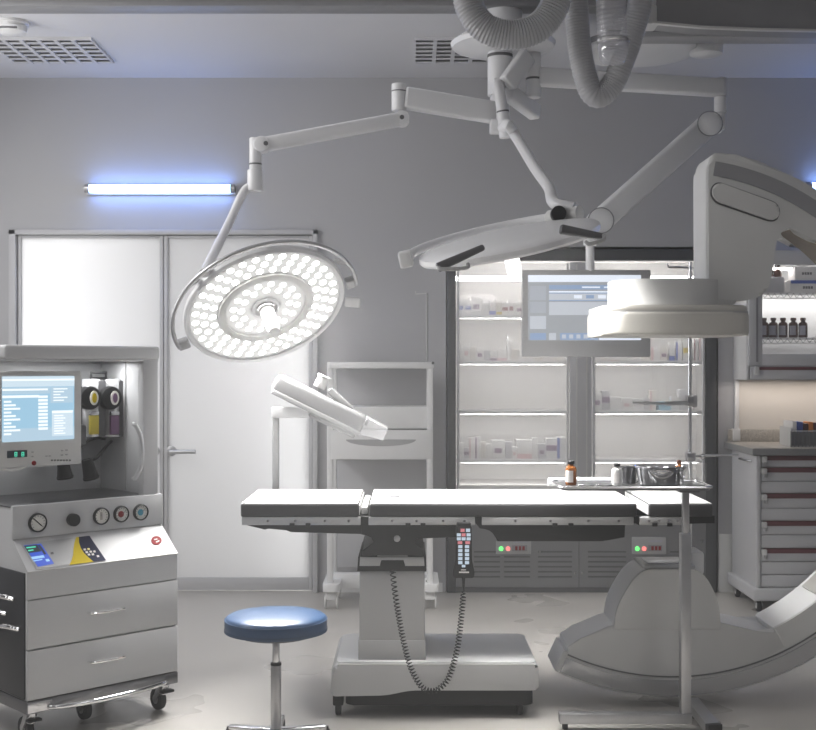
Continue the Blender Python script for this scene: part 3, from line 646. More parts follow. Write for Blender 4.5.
# on the tray
def bottle(px, D, zbase, r, h, gm, lm, name, label, cat='bottle', group=None, cap='black', labelside=True):
    x = X(px, D); o = thing(name, label, cat, (x, D, zbase), 0, group)
    MB().lathe([(0, 0), (r * .94, 0), (r, .004), (r, h * .66), (r * .85, h * .75), (r * .45, h * .80), (r * .45, h * .88), (0, h * .88)], (x, D, zbase), (0, 0, 1), gm, 24).build('glass', o)
    MB().lathe([(0, h * .86), (r * .62, h * .86), (r * .62, h * .98), (r * .55, h), (0, h)], (x, D, zbase), (0, 0, 1), cap, 20).build('cap', o)
    if lm:
        q = MB(); rr = r * 1.02
        tb = bmesh.new(); n_ = 12; rows = []
        for k_ in range(n_ + 1):
            a = math.radians(180 + 15 + (90 if labelside else 150) * k_ / n_)
            rows.append([tb.verts.new((x + rr * math.cos(a), D + rr * math.sin(a), zbase + zz)) for zz in (h * .12, h * .6)])
        for a_, c_ in zip(rows, rows[1:]): tb.faces.new((a_[0], c_[0], c_[1], a_[1]))
        q.merge(tb, lm); q.build('paper_label', o)
    return o
bottle(571, 4.36, tzt, .0205, .088, 'brown_glass', 'label_white', 'medicine_bottle', 'amber medicine bottle with dark cap standing on the instrument tray')
bottle(617, 4.34, tzt, .0195, .080, 'offwhite', 'label_white', 'medicine_bottle', 'white medicine bottle with black cap on the tray beside the steel basin')
bx, by = X(661, 4.355), 4.355
bs = thing('steel_basin', 'shiny steel oval basin standing on the instrument tray', 'basin', (bx, by, tzt))
def oval(mb, prof, m, ra=.94, rb=.58):
    tb = bmesh.new(); rings = []; S = 48
    for r_, z_ in prof: rings.append([tb.verts.new((bx + ra * r_ * math.cos(2 * PI * k_ / S), by + rb * r_ * math.sin(2 * PI * k_ / S), tzt + z_)) for k_ in range(S)])
    for a_, c_ in zip(rings, rings[1:]):
        for k_ in range(S): tb.faces.new((a_[k_], a_[(k_ + 1) % S], c_[(k_ + 1) % S], c_[k_]))
    tb.faces.new(rings[0]); tb.faces.new(rings[-1]); mb.merge(tb, m); return mb
oval(MB(), [(.075, 0), (.085, .004), (.094, .05), (.102, .064), (.106, .068), (.104, .071), (.097, .067), (.089, .052), (.081, .010), (.07, .006)], 'chrome').build('bowl', bs)
bottle(679, 4.355, tzt + .0065, .013, .084, 'brown_glass', None, 'medicine_bottle', 'small amber bottle standing in the steel basin, only its top showing', cap='brown_dark')
o = thing('steel_cup', 'dark open steel cup between the white bottle and the basin', 'cup', (X(628, 4.43), 4.43, tzt))
MB().lathe([(0, 0), (.026, 0), (.028, .004), (.034, .06), (.032, .06), (.026, .006), (0, .005)], (X(628, 4.43), 4.43, tzt), (0, 0, 1), 'steel_dark', 24).build('body', o)
for i, (a, c, lab) in enumerate(((578, 595, 'steel surgical tool lying on the tray beside the amber bottle'), (597, 613, 'steel surgical tool lying on the tray beside the white bottle'))):
    o = thing('surgical_tool', lab, 'surgical tool', (X(a, 4.3), 4.3, tzt))
    MB().beam((X(a, 4.3), 4.3, tzt + .004), (X(c - 5, 4.3), 4.3, tzt + .004), .01, .007, 'steel', .002).build('handle', o)
    MB().beam((X(c - 5, 4.3), 4.3, tzt + .0035), (X(c, 4.3), 4.31, tzt + .003), .008, .005, 'grey_dark', .001, w1=.003).build('blade', o)

# ================================================================== STOOL
sx, sy = X(276, 4.18), 4.18
st = thing('stool', 'round blue padded swivel stool on a steel gas column', 'stool', (sx, sy, 0))
sz = Z(617, sy)
MB().lathe([(0, -.02), (.165, -.02), (.176, -.012), (.178, .004), (.178, .02), (.174, .03), (.165, .036), (.13, .043), (.07, .047), (0, .048)], (sx, sy, sz - .03), (0, 0, 1), 'vinyl_blue', 64).build('seat', st)
MB().tube([(sx + .1772 * math.cos(a * PI / 32), sy + .1772 * math.sin(a * PI / 32), sz - .006) for a in range(64)], .0022, 'vinyl_blue', 6, closed=True).build('piping', st)
MB().lathe([(.179, -.016), (.1795, -.012), (.1795, -.008), (.1785, -.006)], (sx, sy, sz - .03), (0, 0, 1), 'vinyl_dark', 64, close=False).lathe([(0, -.032), (.13, -.032), (.13, -.02), (0, -.02)], (sx, sy, sz - .03), (0, 0, 1), 'grey_dark', 32).build('seat_base', st)
MB().cyl((sx, sy, .24), (sx, sy, sz - .06), .0125, m='steel', bev=.001).build('piston', st)
MB().cyl((sx, sy, .05), (sx, sy, Z(664.5, sy)), .0185, m='steel_brushed', bev=.002).cyl((sx, sy, Z(665, sy)), (sx, sy, Z(662.5, sy)), .019, m='black').build('column', st)
for k_ in range(5):
    a = math.radians(18 + 72 * k_); e = Vector((sx + .18 * math.cos(a), sy + .18 * math.sin(a), .06))
    e.z = .046; lg = MB().beam((sx, sy, .05), e, .036, .024, 'steel', .006, w1=.026, h1=.02).build('leg', st)
    MB().cyl(e + Vector((-.012, 0, -.027)), e + Vector((.012, 0, -.027)), .023, m='rubber', bev=.004).box(e.x - .008, e.x + .008, e.y - .008, e.y + .008, .03, .05, 'black').build('caster', lg)

# ================================================================== C-ARM
c0, c1_ = 4.62, 4.88
ca = thing('x_ray_machine', 'big pale x-ray C-shaped arm curving around the foot end of the table', 'x-ray machine', (X(672, c0), 4.76, 0))
ox, oz = X(672, c0), Z(420, c0); pxm = c0 / F
def ring(r0, r1, a0, a1, n=72):
    """polygon in XZ of an annulus sector; angles in degrees, 0 = right, counter-clockwise"""
    o_ = [(ox + r1 * pxm * math.cos(math.radians(a0 + (a1 - a0) * k_ / n)), oz + r1 * pxm * math.sin(math.radians(a0 + (a1 - a0) * k_ / n))) for k_ in range(n + 1)]
    i_ = [(ox + r0 * pxm * math.cos(math.radians(a1 + (a0 - a1) * k_ / n)), oz + r0 * pxm * math.sin(math.radians(a1 + (a0 - a1) * k_ / n))) for k_ in range(n + 1)]
    return o_ + i_
A0, A1 = -115, 73
def rings(mb, w0, w1, m, b):
    return mb.prism(ring(232, 277, -64, 1), XZ, w0, w1, m, b, 4).prism(ring(232, 272, 0, A1), XZ, w0, w1, m, b, 4).prism(ring(255, 277, A0, -63.5), XZ, w0, w1, m, b, 4)
cr_ = rings(MB(), c0 + .015, c1_, 'carm_white', .014).build('c_ring', ca)  # white rim and sides paint in the light; front plates stay grey
rings(MB(), c0, c0 + .022, 'carm', .010).build('front_plate', cr_)
MB().prism(ring(247.5, 262, 8, 77), XZ, c0 - .003, c0 + .05, 'grey_mid', .002).build('track', ca)
MB().prism(ring(256, 257.4, A0 + 1, -20), XZ, c0 - .003, c0 + .02, 'carm_groove').build('seam', ca)
lowtop = [(568, 647), (581, 639), (608, 627), (641, 619.5), (685, 619), (721, 623), (755, 631), (772, 635)]
lowtop += [(672 + 243 * math.cos(math.radians(a)), 420 - 243 * math.sin(math.radians(a))) for a in (-62, -60)]
bot = [(ox + 259 * pxm * math.cos(math.radians(a)), oz + 259 * pxm * math.sin(math.radians(a))) for a in range(-60, -116, -3)]
lc_ = MB().prism(pxpoly(lowtop, c0) + bot, XZ, c0 + .015, c1_ - .002, 'carm_white', .018, 5).build('lower_cover', ca)
MB().prism(pxpoly(lowtop, c0) + bot, XZ, c0 + .002, c0 + .022, 'carm', .010, 4).build('front_plate', lc_)
th_ = MB().prism(rpoly(pxpoly([(613, 630), (617, 608), (625, 592), (635, 577), (646, 569), (697, 569), (707, 578), (715, 593), (719.5, 608), (721, 630)], c0), [.0, .06, .06, .06, .03, .03, .06, .06, .04, 0]), XZ, c0 + .012, c1_ - .01, 'carm_white', .016, 5).build('tube_housing', ca)
MB().prism(rpoly(pxpoly([(613, 630), (617, 608), (625, 592), (635, 577), (646, 569), (697, 569), (707, 578), (715, 593), (719.5, 608), (721, 630)], c0), [.0, .06, .06, .06, .03, .03, .06, .06, .04, 0]), XZ, c0 - .003, c0 + .02, 'carm', .010, 4).build('front_plate', th_)
MB().box(X(645, c0), X(697, c0), c0 + .02, c1_ - .03, Z(569, c0) - .005, Z(566, c0), 'carm_light', .006).box(X(650, c0), X(692, c0), c0 + .05, c1_ - .06, Z(566.5, c0), Z(565.2, c0), 'steel_dark', .002).build('collimator', ca)
MB().box(X(697, c0), X(711, c0), c0 + .10, c1_ - .02, Z(580, c0), Z(556, c0), 'white', .012).build('collimator_block', ca)
# upper carriage
MB().prism(rpoly(pxpoly([(710.5, 187), (717, 181.5), (776, 202.5), (780.5, 211), (777, 220.5), (770, 222.5), (715, 203.5), (709.5, 196)], c0), .022), XZ, c0 - .0065, c0 + .02, 'carm_groove').build('pad_groove', ca)
up_poly = rpoly(pxpoly([(708.5, 285), (708, 150.5), (735, 154), (760, 160.5), (800, 180), (840, 209), (840, 258), (812, 235), (797, 227), (786, 228), (776, 238), (772, 275), (766, 294), (748, 301), (722, 300), (710, 296)], c0), [.03, .09, 0, 0, 0, 0, 0, 0, 0, .03, .1, .12, .12, .08, .08, .05, .03])
cg_ = MB().prism(up_poly, XZ, c0 + .02, c1_ - .02, 'carm_white', .025, 5).build('carriage', ca)
MB().prism(up_poly, XZ, c0 - .004, c0 + .035, 'carm', .016, 5).build('front_plate', cg_)
MB().prism(ring(247.5, 262, 40, 80.5), XZ, c0 - .008, c0 + .03, 'grey_mid', .002).build('track', ca)
MB().prism(rpoly(pxpoly([(712, 187), (718, 183), (775, 204), (779, 211), (776, 219), (770, 221), (716, 202), (711, 195)], c0), .022), XZ, c0 - .022, c0 + .02, 'carm', .010, 4).build('side_pad', ca)
MB().prism(ring(229.5, 234, -50, -24, 20), XZ, c0 + .05, c1_ - .05, 'carm_beige', .003).build('arc_pad', ca)
MB().prism(ring(229.5, 234, 20, 60, 20), XZ, c0 + .02, c1_ - .03, 'carm_brown', .003).build('arc_pad', ca)
MB().prism(ring(260, 275.5, A0 + 1, -20), XZ, c0 - .006, c0 + .03, 'carm_gloss', .005).build('lower_track', ca)
dxc, dyc = 1.022, 4.76
MB().prism(rrect(X(611, 4.72), X(722, 4.72), dyc - .2, dyc + .2, .17, 14), XY, Z(313, 4.55), Z(279.5, 4.62), 'carm_light', .022, 5).build('detector_neck', ca)
zz0, zz1 = Z(335, 4.5), Z(311.5, 4.5)
MB().prism(rrect(dxc - .283, dxc + .278, dyc - .26, dyc + .26, .085, 8), XY, zz0, zz1, 'carm_beige', .012, 3).prism(rrect(dxc - .278, dxc + .273, dyc - .255, dyc + .255, .085, 8), XY, zz1 - .002, zz1 + .026, 'carm_beige', .012, 3).build('detector', ca)
MB().prism(rrect(dxc - .281, dxc + .276, dyc - .258, dyc + .258, .085, 8), XY, zz1 - .004, zz1 + .003, 'grey').build('detector_seam', ca)
MB().prism(rpoly(pxpoly([(706, 288), (736, 297), (736, 304), (706, 306)], c0), .01), XZ, c0 - .002, c1_, 'carm', .006).build('detector_bracket', ca)
# floor stand behind the arm, out at the far side
MB().box(1.98, 2.35, 4.97, 5.45, .0, 1.5, 'carm', .04, 3).box(1.95, 2.15, 4.85, 5.1, .85, 1.3, 'carm', .03, 3).build('stand', ca)

# ================================================================== IV POLE
ID = 5.19
iv = thing('drip_pole', 'thin chrome drip pole with two side arms behind the x-ray detector', 'drip pole', (X(690, ID), ID, 0))
px_ = X(690, ID)
MB().cyl((px_, ID, .05), (px_, ID, Z(262, ID)), .0085, m='chrome', seg=14).build('pole', iv)
hz = Z(268, ID)
MB().tube(spline([(px_, ID, hz), (px_ - .05, ID, hz + .004), (px_ - .09, ID, hz + .004), (px_ - .10, ID, hz + .02)], 5), .005, 'chrome', 8).tube(spline([(px_, ID, hz), (px_ + .06, ID, hz + .004), (px_ + .09, ID, hz + .02)], 5), .005, 'chrome', 8).build('hook', iv)
MB().cyl((X(692, ID), ID - .02, Z(402.5, ID)), (X(664, ID), ID - .02, Z(403.5, ID)), .009, .009, 'steel_brushed', 12).cyl((X(664, ID), ID - .02, Z(403.5, ID)), (X(632, ID), ID - .02, Z(402.6, ID)), .005, m='steel_brushed', seg=12).cyl((X(648, ID), ID - .02, Z(403, ID)), (X(642, ID), ID - .02, Z(403, ID)), .008, m='steel_brushed', seg=12).build('side_arm', iv)
MB().box(X(689, ID) - .014, X(693, ID) + .012, ID - .035, ID + .015, Z(407, ID), Z(395, ID), 'steel', .004).build('clamp', iv)
MB().cyl((X(690, ID), ID - .016, Z(456, ID)), (X(737, ID), ID - .016, Z(454.5, ID)), .006, m='steel_brushed', seg=12).cyl((X(700, ID), ID - .016, Z(456, ID)), (X(703, ID), ID - .016, Z(456, ID)), .011, m='steel', seg=12).build('side_arm', iv)
MB().box(X(685.5, ID), X(694, ID), ID - .03, ID + .014, Z(461, ID), Z(452, ID), 'steel', .003).build('clamp', iv)
for k_ in range(5):
    a = math.radians(90 + 72 * k_); e = Vector((px_ + .17 * math.cos(a), ID + .17 * math.sin(a), .045))
    MB().beam((px_, ID, .065), e, .024, .02, 'steel_brushed', .004).cyl(e + Vector((-.01, 0, -.022)), e + Vector((.01, 0, -.022)), .022, m='rubber').build('leg', iv)

# ================================================================== ANAESTHESIA MACHINE
am = thing('anesthesia_machine', 'grey wheeled anaesthesia workstation with screen, dials and two drawers beside the frosted doors', 'anaesthesia machine', (-1.10, 4.37, 0), math.radians(43.8))
MI = M_of(am); MIi = MI.inverted(); MR = MI.to_3x3()
def mp(px, py, yl): return MIi @ onplane(px, py, MI @ Vector((0, yl, 0)), MR @ Vector((0, -1, 0)))
def B(mb, name, par=am, sharp=38, **k): return mb.build(name, par, world=False, sharp=sharp, **k)
HW = .305
YZ = lambda u, v, w: Vector((w, u, v))
body = B(MB().prism([(.012, .155), (.012, .61), (.118, .706), (.118, .82), (.55, .82), (.55, .155)], YZ, -HW + .004, HW - .002, 'machine'), 'cabinet_body')
B(MB().box(-HW - .002, -HW + .006, .02, .545, .16, .60, 'machine_side', .002), 'side_panel')
B(MB().prism([(.0, .51), (.0, .61), (.014, .612), (.014, .51)], YZ, -HW, HW, 'machine', .003), 'front_fascia')
sl = Vector((0, .753, .657)); sn = Vector((0, -.658, .753))
B(MB().prism([(-.004, .607), (.112, .708), (.118, .702), (.004, .602)], YZ, -HW, HW, 'machine_white', .002), 'control_slope')
B(MB().box(-HW - .002, HW, .104, .125, .708, .826, 'machine', .004), 'gauge_panel')
for z0, z1 in ((.336, .506), (.158, .331)):
    d = B(MB().box(-HW, HW, -.002, .014, z0, z1, 'machine', .004), 'drawer')
    zc = (z0 + z1) / 2 + .012
    h = MB().tube(spline([(-.072, -.002, zc), (-.066, -.02, zc), (-.03, -.027, zc), (.03, -.027, zc), (.066, -.02, zc), (.072, -.002, zc)], 5), .0055, 'chrome', 8)
    B(h, 'handle', d)
B(MB().box(-HW - .004, HW, -.004, .55, .112, .156, 'steel_dark', .004).box(-HW, -HW + .09, -.007, 0, .116, .152, 'steel', .001), 'base_frame')
B(MB().tube(spline([(-.225, -.005, .125), (-.2, -.025, .125), (-.1, -.055, .128), (0, -.062, .13), (.12, -.052, .13), (.22, -.028, .13), (.25, -.005, .13)], 6), .0095, 'chrome', 10), 'push_rail')
for x, y in ((-.27, .04), (.27, .04), (-.27, .5), (.27, .5), (.0, .12)):
    c = B(MB().cyl((x, y, .07), (x, y, .116), .016, m='steel').prism([(y - .012, .10), (y + .02, .10), (y + .05, .045), (y + .036, .035)], YZ, x - .02, x + .02, 'steel_brushed', .003).box(x - .025, x + .025, y - .035, y - .005, .078, .088, 'black', .003), 'caster')
    B(MB().cyl((x - .013, y + .04, .043), (x + .013, y + .04, .043), .042, m='rubber', bev=.006).cyl((x - .0145, y + .04, .043), (x + .0145, y + .04, .043), .018, m='grey'), 'wheel', c)
B(MB().box(-HW, HW - .03, .126, .54, .818, .8235, 'steel_dark', .002), 'work_tray')
# upper niche and hood
B(MB().box(-HW, .285, .50, .55, .82, 1.35, 'machine', .003), 'back_panel')
B(MB().box(.262, .288, .13, .51, .82, 1.35, 'machine', .003).box(.258, .263, .30, .304, .83, 1.34, 'grey'), 'niche_side')
B(MB().box(.222, .288, .108, .15, .822, 1.347, 'machine_white', .006), 'front_post')
B(MB().box(-HW, -.26, .46, .52, .82, 1.35, 'machine', .003), 'rear_post')
B(MB().box(-.335, .296, .105, .565, 1.345, 1.397, 'machine', .012, 3).box(-.33, .291, .11, .56, 1.339, 1.347, 'steel_brushed', .003), 'hood')
g = mp(140, 452, .10); zt_, zb_ = mp(140, 424, .10).z, mp(140, 479, .10).z
B(MB().tube(spline([(g.x - .022, .112, zt_), (g.x - .02, .096, zt_ - .008), (g.x - .006, .085, zt_ - .05), (g.x - .002, .082, (zt_ + zb_) / 2), (g.x - .006, .085, zb_ + .05), (g.x - .02, .096, zb_ + .008), (g.x - .022, .112, zb_)], 6), .009, 'machine', 12), 'grab_handle')
# monitor
my = .16
a, c = mp(-10, 371, my), mp(82, 463, my)
zs0, zs1 = mp(82, 463, my).z - .004, mp(82, 371, my).z
mo = B(MB().box(a.x, c.x, my, my + .06, zs0, zs1, 'offwhite', .008).box(-.06, .04, my + .05, .505, 1.02, 1.10, 'grey_dark', .01), 'monitor_housing')
sa_, sb = mp(2, 376, my), mp(74, 439, my); sx0, sx1, sz0, sz1 = sa_.x, sb.x, sb.z, mp(74, 376, my).z
scr = B(MB().box(sx0, sx1, my - .002, my + .004, sz0, sz1, 'scr_blue'), 'screen', mo)
q = MB()
def su(u0, u1, v0, v1, m, dy=.0032): q.box(sx0 + (sx1 - sx0) * u0, sx0 + (sx1 - sx0) * u1, my - dy, my - .0018, sz1 - (sz1 - sz0) * v1, sz1 - (sz1 - sz0) * v0, m)
su(0, 1, 0, .16, 'scr_pale'); su(0, 1, .04, .07, 'scr_white', .0036); su(0, .65, .17, .27, 'scr_mid'); su(0, .5, .29, .33, 'scr_white'); su(0, .62, .19, .22, 'scr_white', .0036)
for k in range(10):
    su(.02, .12 + .06 * ((k * 7) % 3), .37 + k * .055, .40 + k * .055, 'scr_white'); su(.49, .62, .30 + k * .055, .338 + k * .055, 'scr_white')
su(.0, 1, .80, 1, 'scr_mid', .0026); su(.66, .98, .17, .42, 'scr_mid', .0026); su(.68, .98, .54, .94, 'scr_pale', .0028)
for k in range(5): su(.70, .9 - .05 * (k % 3), .19 + k * .045, .21 + k * .045, 'scr_white')
su(.68, .98, .54, .58, 'scr_white')
for k in range(8): su(.71, .84 + .03 * (k % 2), .61 + k * .04, .63 + k * .04, 'scr_white')
B(q, 'display_graphics', scr)
def mrect(mb, x0, x1, y0, y1, yl, m, t=.002):
    a_, c_ = mp(x0, y0, yl), mp(x1, y1, yl); zt2 = mp((x0 + x1) / 2, y0, yl).z; zb2 = mp((x0 + x1) / 2, y1, yl).z
    mb.box(a_.x, c_.x, yl - t, yl + .001, zb2, zt2, m)
q = MB(); mrect(q, 7, 27, 450.5, 457.5, my, 'lcd_dark')
lcd = B(q, 'small_display', mo)
q = MB()
def seg(x, y, w_, h_, on):
    for nme, r_ in dict(a=(0, 1, 0, .14), g=(0, 1, .43, .57), d=(0, 1, .86, 1), f=(0, .22, 0, .5), b=(.78, 1, 0, .5), e=(0, .22, .5, 1), c=(.78, 1, .5, 1)).items():
        if nme in on: mrect(q, x + w_ * r_[0], x + w_ * r_[1], y + h_ * r_[2], y + h_ * r_[3], my - .002, 'lcd_green', .001)
seg(14.5, 452, 2.6, 4.4, 'abcdefg'); seg(21.5, 452, 2.6, 4.4, 'abcdefg')
B(q, 'digits', lcd)
q = MB()
for k in range(7): mrect(q, 51 + k * 3, 52.6 + k * 3, 459.5, 461, my, 'grey_dark')
for x, y in ((45.5, 455.5), (48.8, 455.3), (61, 450), (65.5, 449.5), (61, 454.5), (65.5, 454), (31.5, 451.5), (31.5, 456)): mrect(q, x, x + 2, y, y + 1.2, my, 'grey')
B(q, 'buttons', mo)
p = mp(33.5, 464.5, my); B(MB().sphere((p.x, my - .004, p.z + .005), .0085, 'red', 14), 'red_knob', mo)
B(MB().tube(spline([(a.x + .0, my + .01, zs0 + .01), (mp(10, 470, my).x, my, zs0 - .006), (mp(26, 468, my).x, my + .004, zs0 + .004)], 6), .006, 'offwhite', 8), 'lower_lip', mo)
# flow units
vy = .36
for i, (pc, wm, om) in enumerate(((91.5, 'vial_yellow', 'yellow'), (112, 'purple', 'purple'))):
    tp, bt = mp(pc, 379, vy), mp(pc, 437, vy); x = tp.x
    fu = B(MB().cyl((x, vy, bt.z), (x, vy, tp.z), .036, m='vap_steel', bev=.006).box(x - .012, x + .046, vy - .034, vy + .03, bt.z + .002, tp.z - .006, 'grey_dark', .006).box(x - .045, x + .05, vy + .02, .505, bt.z + .02, tp.z - .03, 'black', .004), 'vaporizer')
    dz_ = mp(pc + 2, 397.5, vy).z; xx = x - .034
    B(MB().cyl((xx, vy - .062, dz_), (xx, vy - .02, dz_), .046, m='black', bev=.008), 'dial', fu)
    dd = B(MB().prism([(xx + .010 + .018 * math.cos(t_ * PI / 12), dz_ + .028 * math.sin(t_ * PI / 12)) for t_ in range(24)], XZ, vy - .066, vy - .06, 'dial_face'), 'dial_ring', fu)
    B(MB().prism([(xx + .010 + .010 * math.cos(t_ * PI / 12), dz_ + .019 * math.sin(t_ * PI / 12)) for t_ in range(24)], XZ, vy - .068, vy - .065, om), 'dial_mark', fu)
    z1_, z0_ = mp(pc, 415, vy).z, mp(pc, 434, vy).z
    B(MB().box(xx + .004, xx + .042, vy - .046, vy - .03, z0_, z1_, wm, .003).box(xx + .004, xx + .042, vy - .047, vy - .03, z1_, z1_ + .016, 'steel', .003), 'sight_glass', fu)
tp = mp(98, 378, vy)
B(MB().tube([(tp.x - .03, vy, tp.z - .01), (tp.x - .03, vy, tp.z + .022), (tp.x + .035, vy, tp.z + .022), (tp.x + .035, vy, tp.z - .01)], .006, 'black', 8).box(tp.x - .03, tp.x + .035, vy - .006, vy + .006, tp.z - .006, tp.z + .004, 'black'), 'carry_bar')
for x0, y0, x1, y1, yl in ((63, 461, 65, 476.5, .22), (87, 459.5, 91, 477, .24)):
    p0, p1 = mp(x0, y0, yl), mp(x1, y1, yl)
    B(MB().cyl(p0, p1, .021, .029, 'black', 20).cyl(p1, p1 + (p1 - p0).normalized() * .008, .032, .030, 'black', 20), 'hand_piece')
B(MB().tube(spline([mp(89, 460, .24), mp(96, 458, .26), mp(104, 449, .34), mp(112, 441, .42), mp(122, 440, .50)], 6), .0065, 'black', 8).tube(spline([mp(80, 448, .22), mp(88, 441, .3), mp(98, 438, .4), mp(108, 440, .50)], 6), .0055, 'black', 8).tube(spline([mp(63, 462, .22), mp(62, 450, .26)], 4), .006, 'black', 8), 'cable')
# gauges on the panel
gy = .104
def gauge(px, py, r, kind):
    p = mp(px, py, gy); o = (p.x, gy, p.z)
    g_ = B(MB().lathe([(r * .86, 0), (r, 0), (r, .012), (r * .9, .016), (r * .84, .012)], o, (0, -1, 0), 'black', 32, close=False), 'gauge')
    B(MB().cyl((p.x, gy, p.z), (p.x, gy - .008, p.z), r * .86, m='dial_face', seg=32), 'gauge_face', g_)
    q_ = MB()
    for k_ in range(-5, 6):
        a_ = math.radians(90 + k_ * 26); d_ = Vector((math.cos(a_), 0, math.sin(a_)))
        q_.beam(Vector((p.x, gy - .0085, p.z)) + d_ * r * .62, Vector((p.x, gy - .0085, p.z)) + d_ * r * .78, .0015, .001, 'grey_dark', up=(0, 1, 0))
    B(q_, 'scale_marks', g_)
    q_ = MB()
    if kind == 'needle': q_.beam((p.x - r * .55, gy - .010, p.z + r * .5), (p.x + r * .4, gy - .010, p.z - r * .36), .004, .001, 'black', up=(0, 1, 0))
    elif kind == 'bar': q_.box(p.x - .006, p.x + .002, gy - .011, gy - .009, p.z - r * .4, p.z + r * .5, 'granite').box(p.x - .002, p.x + .012, gy - .0108, gy - .009, p.z - r * .3, p.z + r * .3, 'label_white')
    else:
        c_ = (p.x - .004, gy - .0095, p.z); q_.cyl(c_, (c_[0], gy - .012, c_[2]), r * .38, m=kind, seg=20)
        q_.beam((p.x, gy - .0115, p.z), (p.x + r * .5, gy - .0115, p.z + r * .35), .003, .001, 'grey', up=(0, 1, 0))
    B(q_, 'pointer', g_)
gauge(37, 522.5, .034, 'needle'); gauge(100.5, 516, .032, 'bar'); gauge(120.5, 513.8, .031, 'red'); gauge(140, 512, .031, 'teal')
p = mp(71.5, 519.5, gy); B(MB().cyl((p.x, gy, p.z), (p.x, gy - .028, p.z), .023, m='black', bev=.004), 'knob')
# slope display
sn_w = MR @ sn; s0 = MI @ Vector((0, -.004, .607)); 
def sp_(u, v, off=0.0015):
    p_ = onplane(u / 4.533, 490 + v / 4.533, s0 + sn_w * off, sn_w); return MIi @ p_
def squad(mb, pts, m, off=.0015, t=.0008): mb.quad([sp_(u_, v_, off) for u_, v_ in pts], m, sn, t); return mb
pn = B(squad(MB(), [(95, 246), (405, 208), (480, 318), (165, 360)], 'grey'), 'control_display')
B(squad(MB(), [(108, 252), (186, 244), (245, 334), (172, 348)], 'lcd_blue', .0023), 'screen', pn)
q = MB()
squad(q, [(110, 254), (168, 248), (188, 278), (130, 286)], 'lcd_dark', .0031); squad(q, [(118, 260), (160, 255), (163, 260), (121, 265)], 'lcd_green', .0039); squad(q, [(126, 273), (150, 269), (153, 274), (129, 278)], 'lcd_green', .0039)
squad(q, [(140, 304), (196, 296), (203, 306), (147, 315)], 'lcd_cyan', .0031); squad(q, [(150, 320), (190, 313), (193, 317), (153, 324)], 'lcd_cyan', .0031); squad(q, [(205, 315), (220, 312), (226, 322), (211, 325)], 'lcd_cyan', .0031); squad(q, [(172, 250), (182, 249), (210, 290), (200, 292)], 'lcd_dark', .0031)
B(q, 'screen_readout', pn)
B(squad(MB(), [(345, 214), (337, 240), (333, 265), (331, 295), (324, 320), (314, 340), (425, 326), (400, 305), (380, 285), (366, 262), (358, 238), (357, 213)], 'yellow', .0023), 'yellow_swoosh', pn)
B(squad(MB(), [(357, 213), (405, 208), (480, 318), (425, 326), (400, 305), (380, 285), (366, 262), (358, 238)], 'navy', .0025), 'keypad', pn)
q = MB()
for u_, v_, m_ in ((383, 270, 'label_white'), (400, 268, 'vial_yellow'), (392, 282, 'label_white'), (410, 280, 'label_white'), (427, 279, 'label_white'), (402, 293, 'label_white'), (420, 292, 'label_white'), (443, 300, 'label_white')):
    squad(q, [(u_ - 6, v_ - 3), (u_ + 4, v_ - 5), (u_ + 8, v_ + 3), (u_ - 2, v_ + 5)], m_, .0035)
B(q, 'keys', pn)
B(squad(MB(), [(709 + 24 * math.cos(k_ * PI / 12), 229 + 20 * math.sin(k_ * PI / 12)) for k_ in range(24)], 'red'), 'emblem')
B(squad(squad(MB(), [(697, 223), (712, 220), (714, 224), (699, 227)], 'label_white', .0026), [(706, 234), (720, 228), (723, 232), (709, 239)], 'label_white', .0026), 'emblem_mark')
for u_, v_ in ((236, 287),): B(squad(MB(), [(u_ - 7, v_ - 4), (u_ + 5, v_ - 6), (u_ + 8, v_ + 3), (u_ - 4, v_ + 5)], 'grey_dark', .003), 'small_button', pn)
q = MB()
for k_, (z_, y_) in enumerate(((.50, .10), (.44, .16), (.40, .06), (.47, .28))):
    q.tube(spline([(-HW - .002, y_, z_), (-HW - .035, y_ + .02, z_ + .01), (-HW - .04, y_ + .10, z_ + .0), (-HW - .03, y_ + .16, z_ - .03), (-HW - .002, y_ + .18, z_ - .03)], 5), .009, 'chrome', 8)
B(q, 'side_tubing')

# ================================================================== GLASS CABINET
gc = thing('glass_cabinet', 'tall dark-framed medicine cabinet with two glass doors and grey louvred base', 'cabinet', ((kx0 + kx1) / 2, WY + .2, 0))
KD = WY - .02; KB = WY + .42
gx = lambda q_: X(q_, KD); gz = lambda q_: Z(q_, KD)
MB().box(kx0 + .012, kx0 + .03, WY, KB, .0, kz1 - .01, 'cab_inner').box(kx1 - .03, kx1 - .012, WY, KB, 0, kz1 - .01, 'cab_inner').box(kx0 + .012, kx1 - .012, KB - .02, KB, 0, kz1 - .01, 'cab_inner').box(kx0 + .03, kx1 - .03, WY + .02, KB - .02, kz1 - .05, kz1 - .015, 'cab_inner').box(kx0 + .03, kx1 - .03, WY + .02, KB - .02, gz(490), gz(486), 'cab_inner').build('carcass', gc)
f = MB()
f.box(gx(447), gx(456), KD, WY + .03, .0, gz(250), 'cab_dark', .006).box(gx(706), gx(717), KD, WY + .03, 0, gz(250), 'cab_dark', .006).box(gx(447), gx(717), KD - .002, WY + .03, gz(261), gz(249), 'cab_dark', .004)
f.build('frame', gc)
MB().box(gx(570), gx(592), KD + .002, WY + .02, gz(490), gz(262), 'cabinet_grey', .006).box(gx(576), gx(577.5), KD - .001, KD + .01, gz(488), gz(264), 'offwhite').box(gx(586), gx(587.5), KD - .001, KD + .01, gz(488), gz(264), 'offwhite').build('centre_post', gc)
MB().box(kx0 + .05, kx1 - .05, WY + .06, WY + .10, gz(279.5), gz(275), 'fridge_light').build('light_strip', gc)
